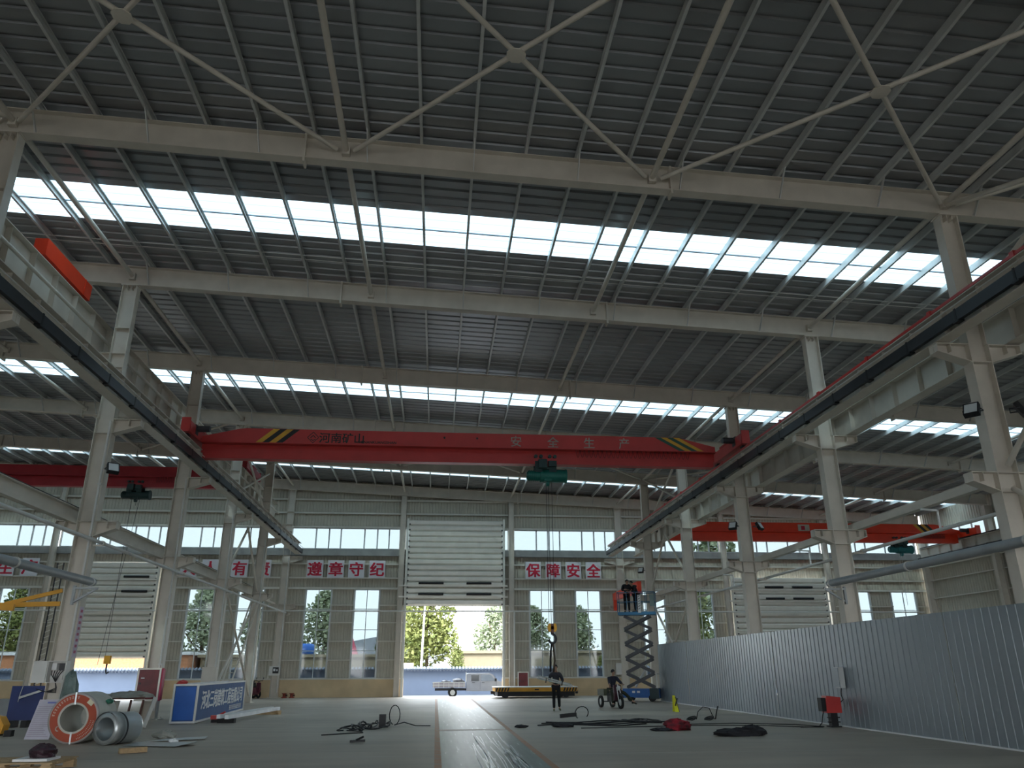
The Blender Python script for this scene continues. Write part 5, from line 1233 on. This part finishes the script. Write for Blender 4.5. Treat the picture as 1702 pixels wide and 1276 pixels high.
person('person in dark coat bending forward on the lift platform, right of the other', onlift(-.02, .02), -1.1,
       dict(waist=(0, -.02, 1.09), chest=(0, -.10, 1.27), collar=(0, -.18, 1.39), neck=(0, -.23, 1.43), jaw=(0, -.30, 1.44), head=(0, -.31, 1.52), crown=(0, -.31, 1.60), rsh=(-.18, -.17, 1.35), lsh=(.18, -.17, 1.35), rel=(-.23, -.28, 1.10), rwr=(-.12, -.45, 1.10), lel=(.23, -.28, 1.10), lwr=(.12, -.45, 1.08)), CLOTHK, DKTR, SHOE, face=-.3)

# ------------------------------------------------------------------ outside
GZ = -.16
b = MB(); b.box(-60, 60, 62, 62.24, GZ, 1.62); t = tag(obj('boundary_wall', b, OUTB), 'pale blue rendered yard wall with tiled coping outside the doors', 'wall')
b = MB()
for k in range(int(100/.24)):
    x = -50+k*.24; b.tube((x, 61.70, 1.58), (x, 62.12, 1.74), .10, 6, cap=True)
b.box(-60, 60, 61.80, 62.4, 1.60, 1.68); obj('tile_coping', b, TILE, t)
# truck
TX, TY, TZ = -.15, 57.0, GZ
t = thing('pickup_truck', 'silver double cab flatbed truck parked outside the open doorway', 'truck', (TX+2.5, TY, TZ))
def T_(prof, y0, y1, m, name, par=None, lab=None):
    b = MB(); b.prism([(TX+x, TZ+z) for x, z in prof], (0, TY+y0, 0), (1, 0, 0), (0, 0, 1), (0, y1-y0, 0)); return obj(name, b, m, par or t, label=lab)
T_([(2.28, .38), (4.95, .38), (5.05, .52), (5.02, .86), (4.86, .94), (4.45, 1.02), (4.05, 1.44), (3.85, 1.52), (2.42, 1.52), (2.28, 1.46)], -.72, .72, TRUCK, 'cab')
T_([(2.60, 1.02), (3.12, 1.02), (3.12, 1.40), (2.60, 1.40)], -.735, -.72, GLASSK, 'rear_window')
T_([(3.26, 1.02), (4.25, 1.02), (3.98, 1.36), (3.82, 1.42), (3.26, 1.42)], -.735, -.72, mat('pale vehicle glass', (.20, .24, .30), .1), 'front_window')
T_([(4.20, 1.00), (4.32, 1.00), (4.32, 1.18), (4.20, 1.18)], -.86, -.74, BLACK, 'mirror')
for x in (3.20, 3.18+1.12): T_([(x, .45), (x+.012, .45), (x+.012, 1.0), (x, 1.0)], -.728, -.72, DARK, 'door_seam')
for x in (2.66, 3.32): T_([(x, .90), (x+.18, .90), (x+.18, .935), (x, .935)], -.75, -.72, DARK, 'door_handle')
T_([(0, .62), (2.2, .62), (2.2, .95), (0, .95)], -.78, .78, mat('grey truck bed', (.36, .34, .38), .5), 'cargo_bed')
b = MB()
for k in range(7): b.box(TX+.05+k*.34, TX+.09+k*.34, TY-.80, TY-.78, TZ+.62, TZ+.95)
b.box(TX, TX+2.2, TY-.80, TY-.78, TZ+.92, TZ+.97); b.box(TX, TX+2.2, TY-.80, TY-.78, TZ+.76, TZ+.79); obj('bed_ribs', b, GALV, t)
T_([(.15, .42), (2.3, .42), (2.3, .56), (.15, .56)], -.5, .5, DARK, 'underframe')
for x in (1.35, 4.45):
    for y in (-.62, .62):
        b = MB(); b.tube((TX+x, TY+y-.10, TZ+.30), (TX+x, TY+y+.10, TZ+.30), .30, 20); w_ = obj('wheel', b, TYRE, t)
        b = MB(); b.tube((TX+x, TY+y-.115, TZ+.30), (TX+x, TY+y+.115, TZ+.30), .17, 14); obj('wheel_rim', b, GALV, w_)
T_([(2.22, 1.0), (2.27, 1.0), (2.27, 1.60), (2.22, 1.60)], -.72, -.66, SHUT, 'head_board_post')
random.seed(14)
b = MB(); b.blob((TX+1.75, TY-.2, TZ+1.0), .42, .4, .20, 12, 6, .4); b.blob((TX+.9, TY-.1, TZ+.98), .3, .3, .10, 10, 5, .5); o = obj('truck_load', b, DARK); tag(o, 'dark goods heaped on the truck bed', 'cargo')
# street pole, buildings
t = thing('street_pole', 'white street lamp pole before the trees seen through the doorway', 'pole', (-1.15, 70, GZ))
b = MB(); b.tube((-1.25, 70, GZ), (-1.05, 70, 6.9), .11, 10, .07); obj('pole', b, WHITE, t)
b = MB(); b.bar((-1.05, 70, 6.85), (-.1, 70, 7.15), .08, .08); obj('lamp_arm', b, WHITE, t)
def building(name, x0, x1, y0, y1, h, m, label, roof=True, rm=None):
    t = thing(name, label, 'building', ((x0+x1)/2, y0, GZ))
    b = MB(); b.box(x0, x1, y0, y1, GZ, h); obj('wall', b, m, t)
    b = MB(); b.box(x0-.25, x1+.25, y0-.25, y1+.25, h, h+.25); obj('roof_slab', b, rm or m, t)
    return t
building('low_building', 1.75, 24, 76, 84, 3.0, BEIGE, 'low beige building beyond the yard wall, right of the doorway trees')
building('low_building', -21, -5.2, 76, 82, 2.7, BEIGE, 'low beige building beyond the yard wall, behind the left windows')
building('brick_building', -52, -21.5, 74, 80, 2.9, ORNG, 'orange brick building with white parapet beyond the left windows', rm=WHITE)
t = thing('gabled_shed', 'grey gabled shed far beyond the left windows', 'building', (-6, 110, GZ))
b = MB(); b.prism([(-8, GZ), (8, GZ), (8, 4.6), (0, 6.0), (-8, 4.6)], (-6.5, 110, 0), (1, 0, 0), (0, 0, 1), (0, 12, 0)); obj('shed_body', b, mat('hazy grey shed', (.34, .36, .40), .8), t)
b = MB(); b.lathe([(0, 0), (.95, 0), (.95, .75), (.8, .95), (0, .95)], (-12.2, 77.5, 2.95), (0, 0, 1), 18); o = obj('water_tank', b, mat('bright blue tank', (.03, .16, .60), .5)); tag(o, 'bright blue tank on the low roof beyond the left windows', 'water tank')
b = MB(); b.lathe([(.9, 0), (.0, 1.7)], (-8.0, 79, 2.95), (0, 0, 1), 4, smooth=False); o = obj('red_pyramid', b, mat('red pink roof', (.55, .08, .14), .6)); tag(o, 'red pointed roof cap on the low building beyond the left windows', 'roof cap')
b = MB(); b.box(-4.8, -1.9, 71, 72.5, GZ, 2.15); o = obj('site_cabin', b, mat('pink white cabin', (.55, .40, .38), .7)); tag(o, 'small pale cabin behind the yard wall at the doorway left edge', 'cabin')
# hill seen through the right windows
b = MB(); b.prism([(22, -.2), (30, 3.2), (37, 5.4), (43, 6.2), (60, 3.5), (70, -.2)], (0, 105, 0), (1, 0, 0), (0, 0, 1), (0, 25, 0)); o = obj('distant_roof', b, mat('blue grey roof', (.22, .26, .33), .6)); tag(o, 'blue grey sloping roof far beyond the right corner windows', 'building')
# trees
def tree_proto(seed, crown, n, size, leaf, label, hw_):
    random.seed(seed)
    t = thing('tree', label, 'tree', (0, 300+seed*10, 0), group='trees beyond the yard')
    b = MB(); b.path([(0, 0, 0), (.05, .03, hw_*.25), (-.04, .02, hw_*.5), (0, 0, hw_*.8)], .14, 8)
    for k in range(6):
        a = k*1.05; z = hw_*(.3+.08*k); b.path([(0, 0, z), (.6*math.cos(a), .6*math.sin(a), z+.6), (1.2*math.cos(a), 1.2*math.sin(a), z+1.4)], .05, 5)
    obj('trunk', b, BARK, t, local=True)
    b = MB()
    for k in range(n):
        c, r = random.choice(crown); 
        while True:
            v = V(random.uniform(-1, 1), random.uniform(-1, 1), random.uniform(-1, 1))
            if .25 < v.length < 1: break
        p = V(c[0]+v.x*r[0], c[1]+v.y*r[1], c[2]+v.z*r[2]); q = Matrix.Rotation(random.uniform(0, 6.3), 3, V(random.uniform(-1, 1), random.uniform(-1, 1), random.uniform(-.3, 1)).normalized())
        s = size*random.uniform(.6, 1.3)
        b.add([p+q @ V(-s, -s*.5, 0), p+q @ V(s*.2, -s*.6, 0), p+q @ V(s, 0, s*.2), p+q @ V(s*.1, s*.6, 0)], [(0, 1, 2, 3)])
    obj('foliage', b, leaf, t, local=True)
    return t
ta = tree_proto(1, [((0, 0, 4.2), (2.0, 2.0, 2.6)), ((-1.1, .3, 6.2), (1.6, 1.6, 2.2)), ((1.0, 0, 6.6), (1.5, 1.5, 2.4)), ((1.3, -.4, 4.0), (1.5, 1.4, 1.8)), ((-1.3, -.3, 3.4), (1.5, 1.4, 1.8)), ((0, 0, 8.2), (1.3, 1.3, 1.6))], 5200, .20, LEAFY, 'tall yellow green tree seen through the open doorway', 8)
tb = tree_proto(2, [((0, 0, 3.2), (1.8, 1.8, 1.8)), ((.7, 0, 4.8), (1.4, 1.3, 1.5)), ((-.9, .2, 4.2), (1.2, 1.2, 1.5)), ((0, 0, 6.0), (.9, .9, 1.0))], 2600, .17, LEAFG, 'grey green tree behind the beige building, right part of the doorway', 6)
for proto, x, y, s, lab in ((ta, -.9, 80, 1.12, None), (tb, 6.6, 92, 1.28, None)):
    proto.location = (x, y, GZ); proto.scale = (s, s, s)
for proto, x, y, s, lab in ((ta, 1.9, 74.0, .40, 'small bright bush at the left corner of the beige building'), (ta, -4.2, 95, 1.0, 'second yellow green tree behind the street pole'),
                            (tb, -11.6, 86, 1.4, 'tree beyond the first tall window left of the doorway'), (tb, -3.9, 90, .85, 'small tree at the right edge of the second left window'), (tb, -23.5, 85, 1.45, 'leafy tree beyond the window behind the left columns'), (tb, -29.5, 86, 1.1, 'leafy tree beyond the left shutter door'),
                            (ta, -41, 84, 1.05, 'large tree beyond the far left window'), (tb, -36.5, 90, 1.3, 'grey green tree next to the large far left tree'), (tb, -17.5, 86, 1.3, 'leafy tree beyond the window behind the ladder'),
                            (tb, 10.5, 88.5, 1.2, 'tree beyond the window right of the hydrant cabinet'), (tb, 15.6, 88.5, 1.2, 'tree beyond the window left of the scissor lift'), (ta, 15.2, 74.2, .30, 'bright bush before the beige building, near the lift'),
                            (ta, 24.4, 77, 1.2, 'tall tree beyond the window behind the right braces'), (tb, 31.5, 87, 2.4, 'very tall tree rising to the right clerestory')):
    dup(proto, (x, y, GZ), x*.7, lab, (s, s, s))
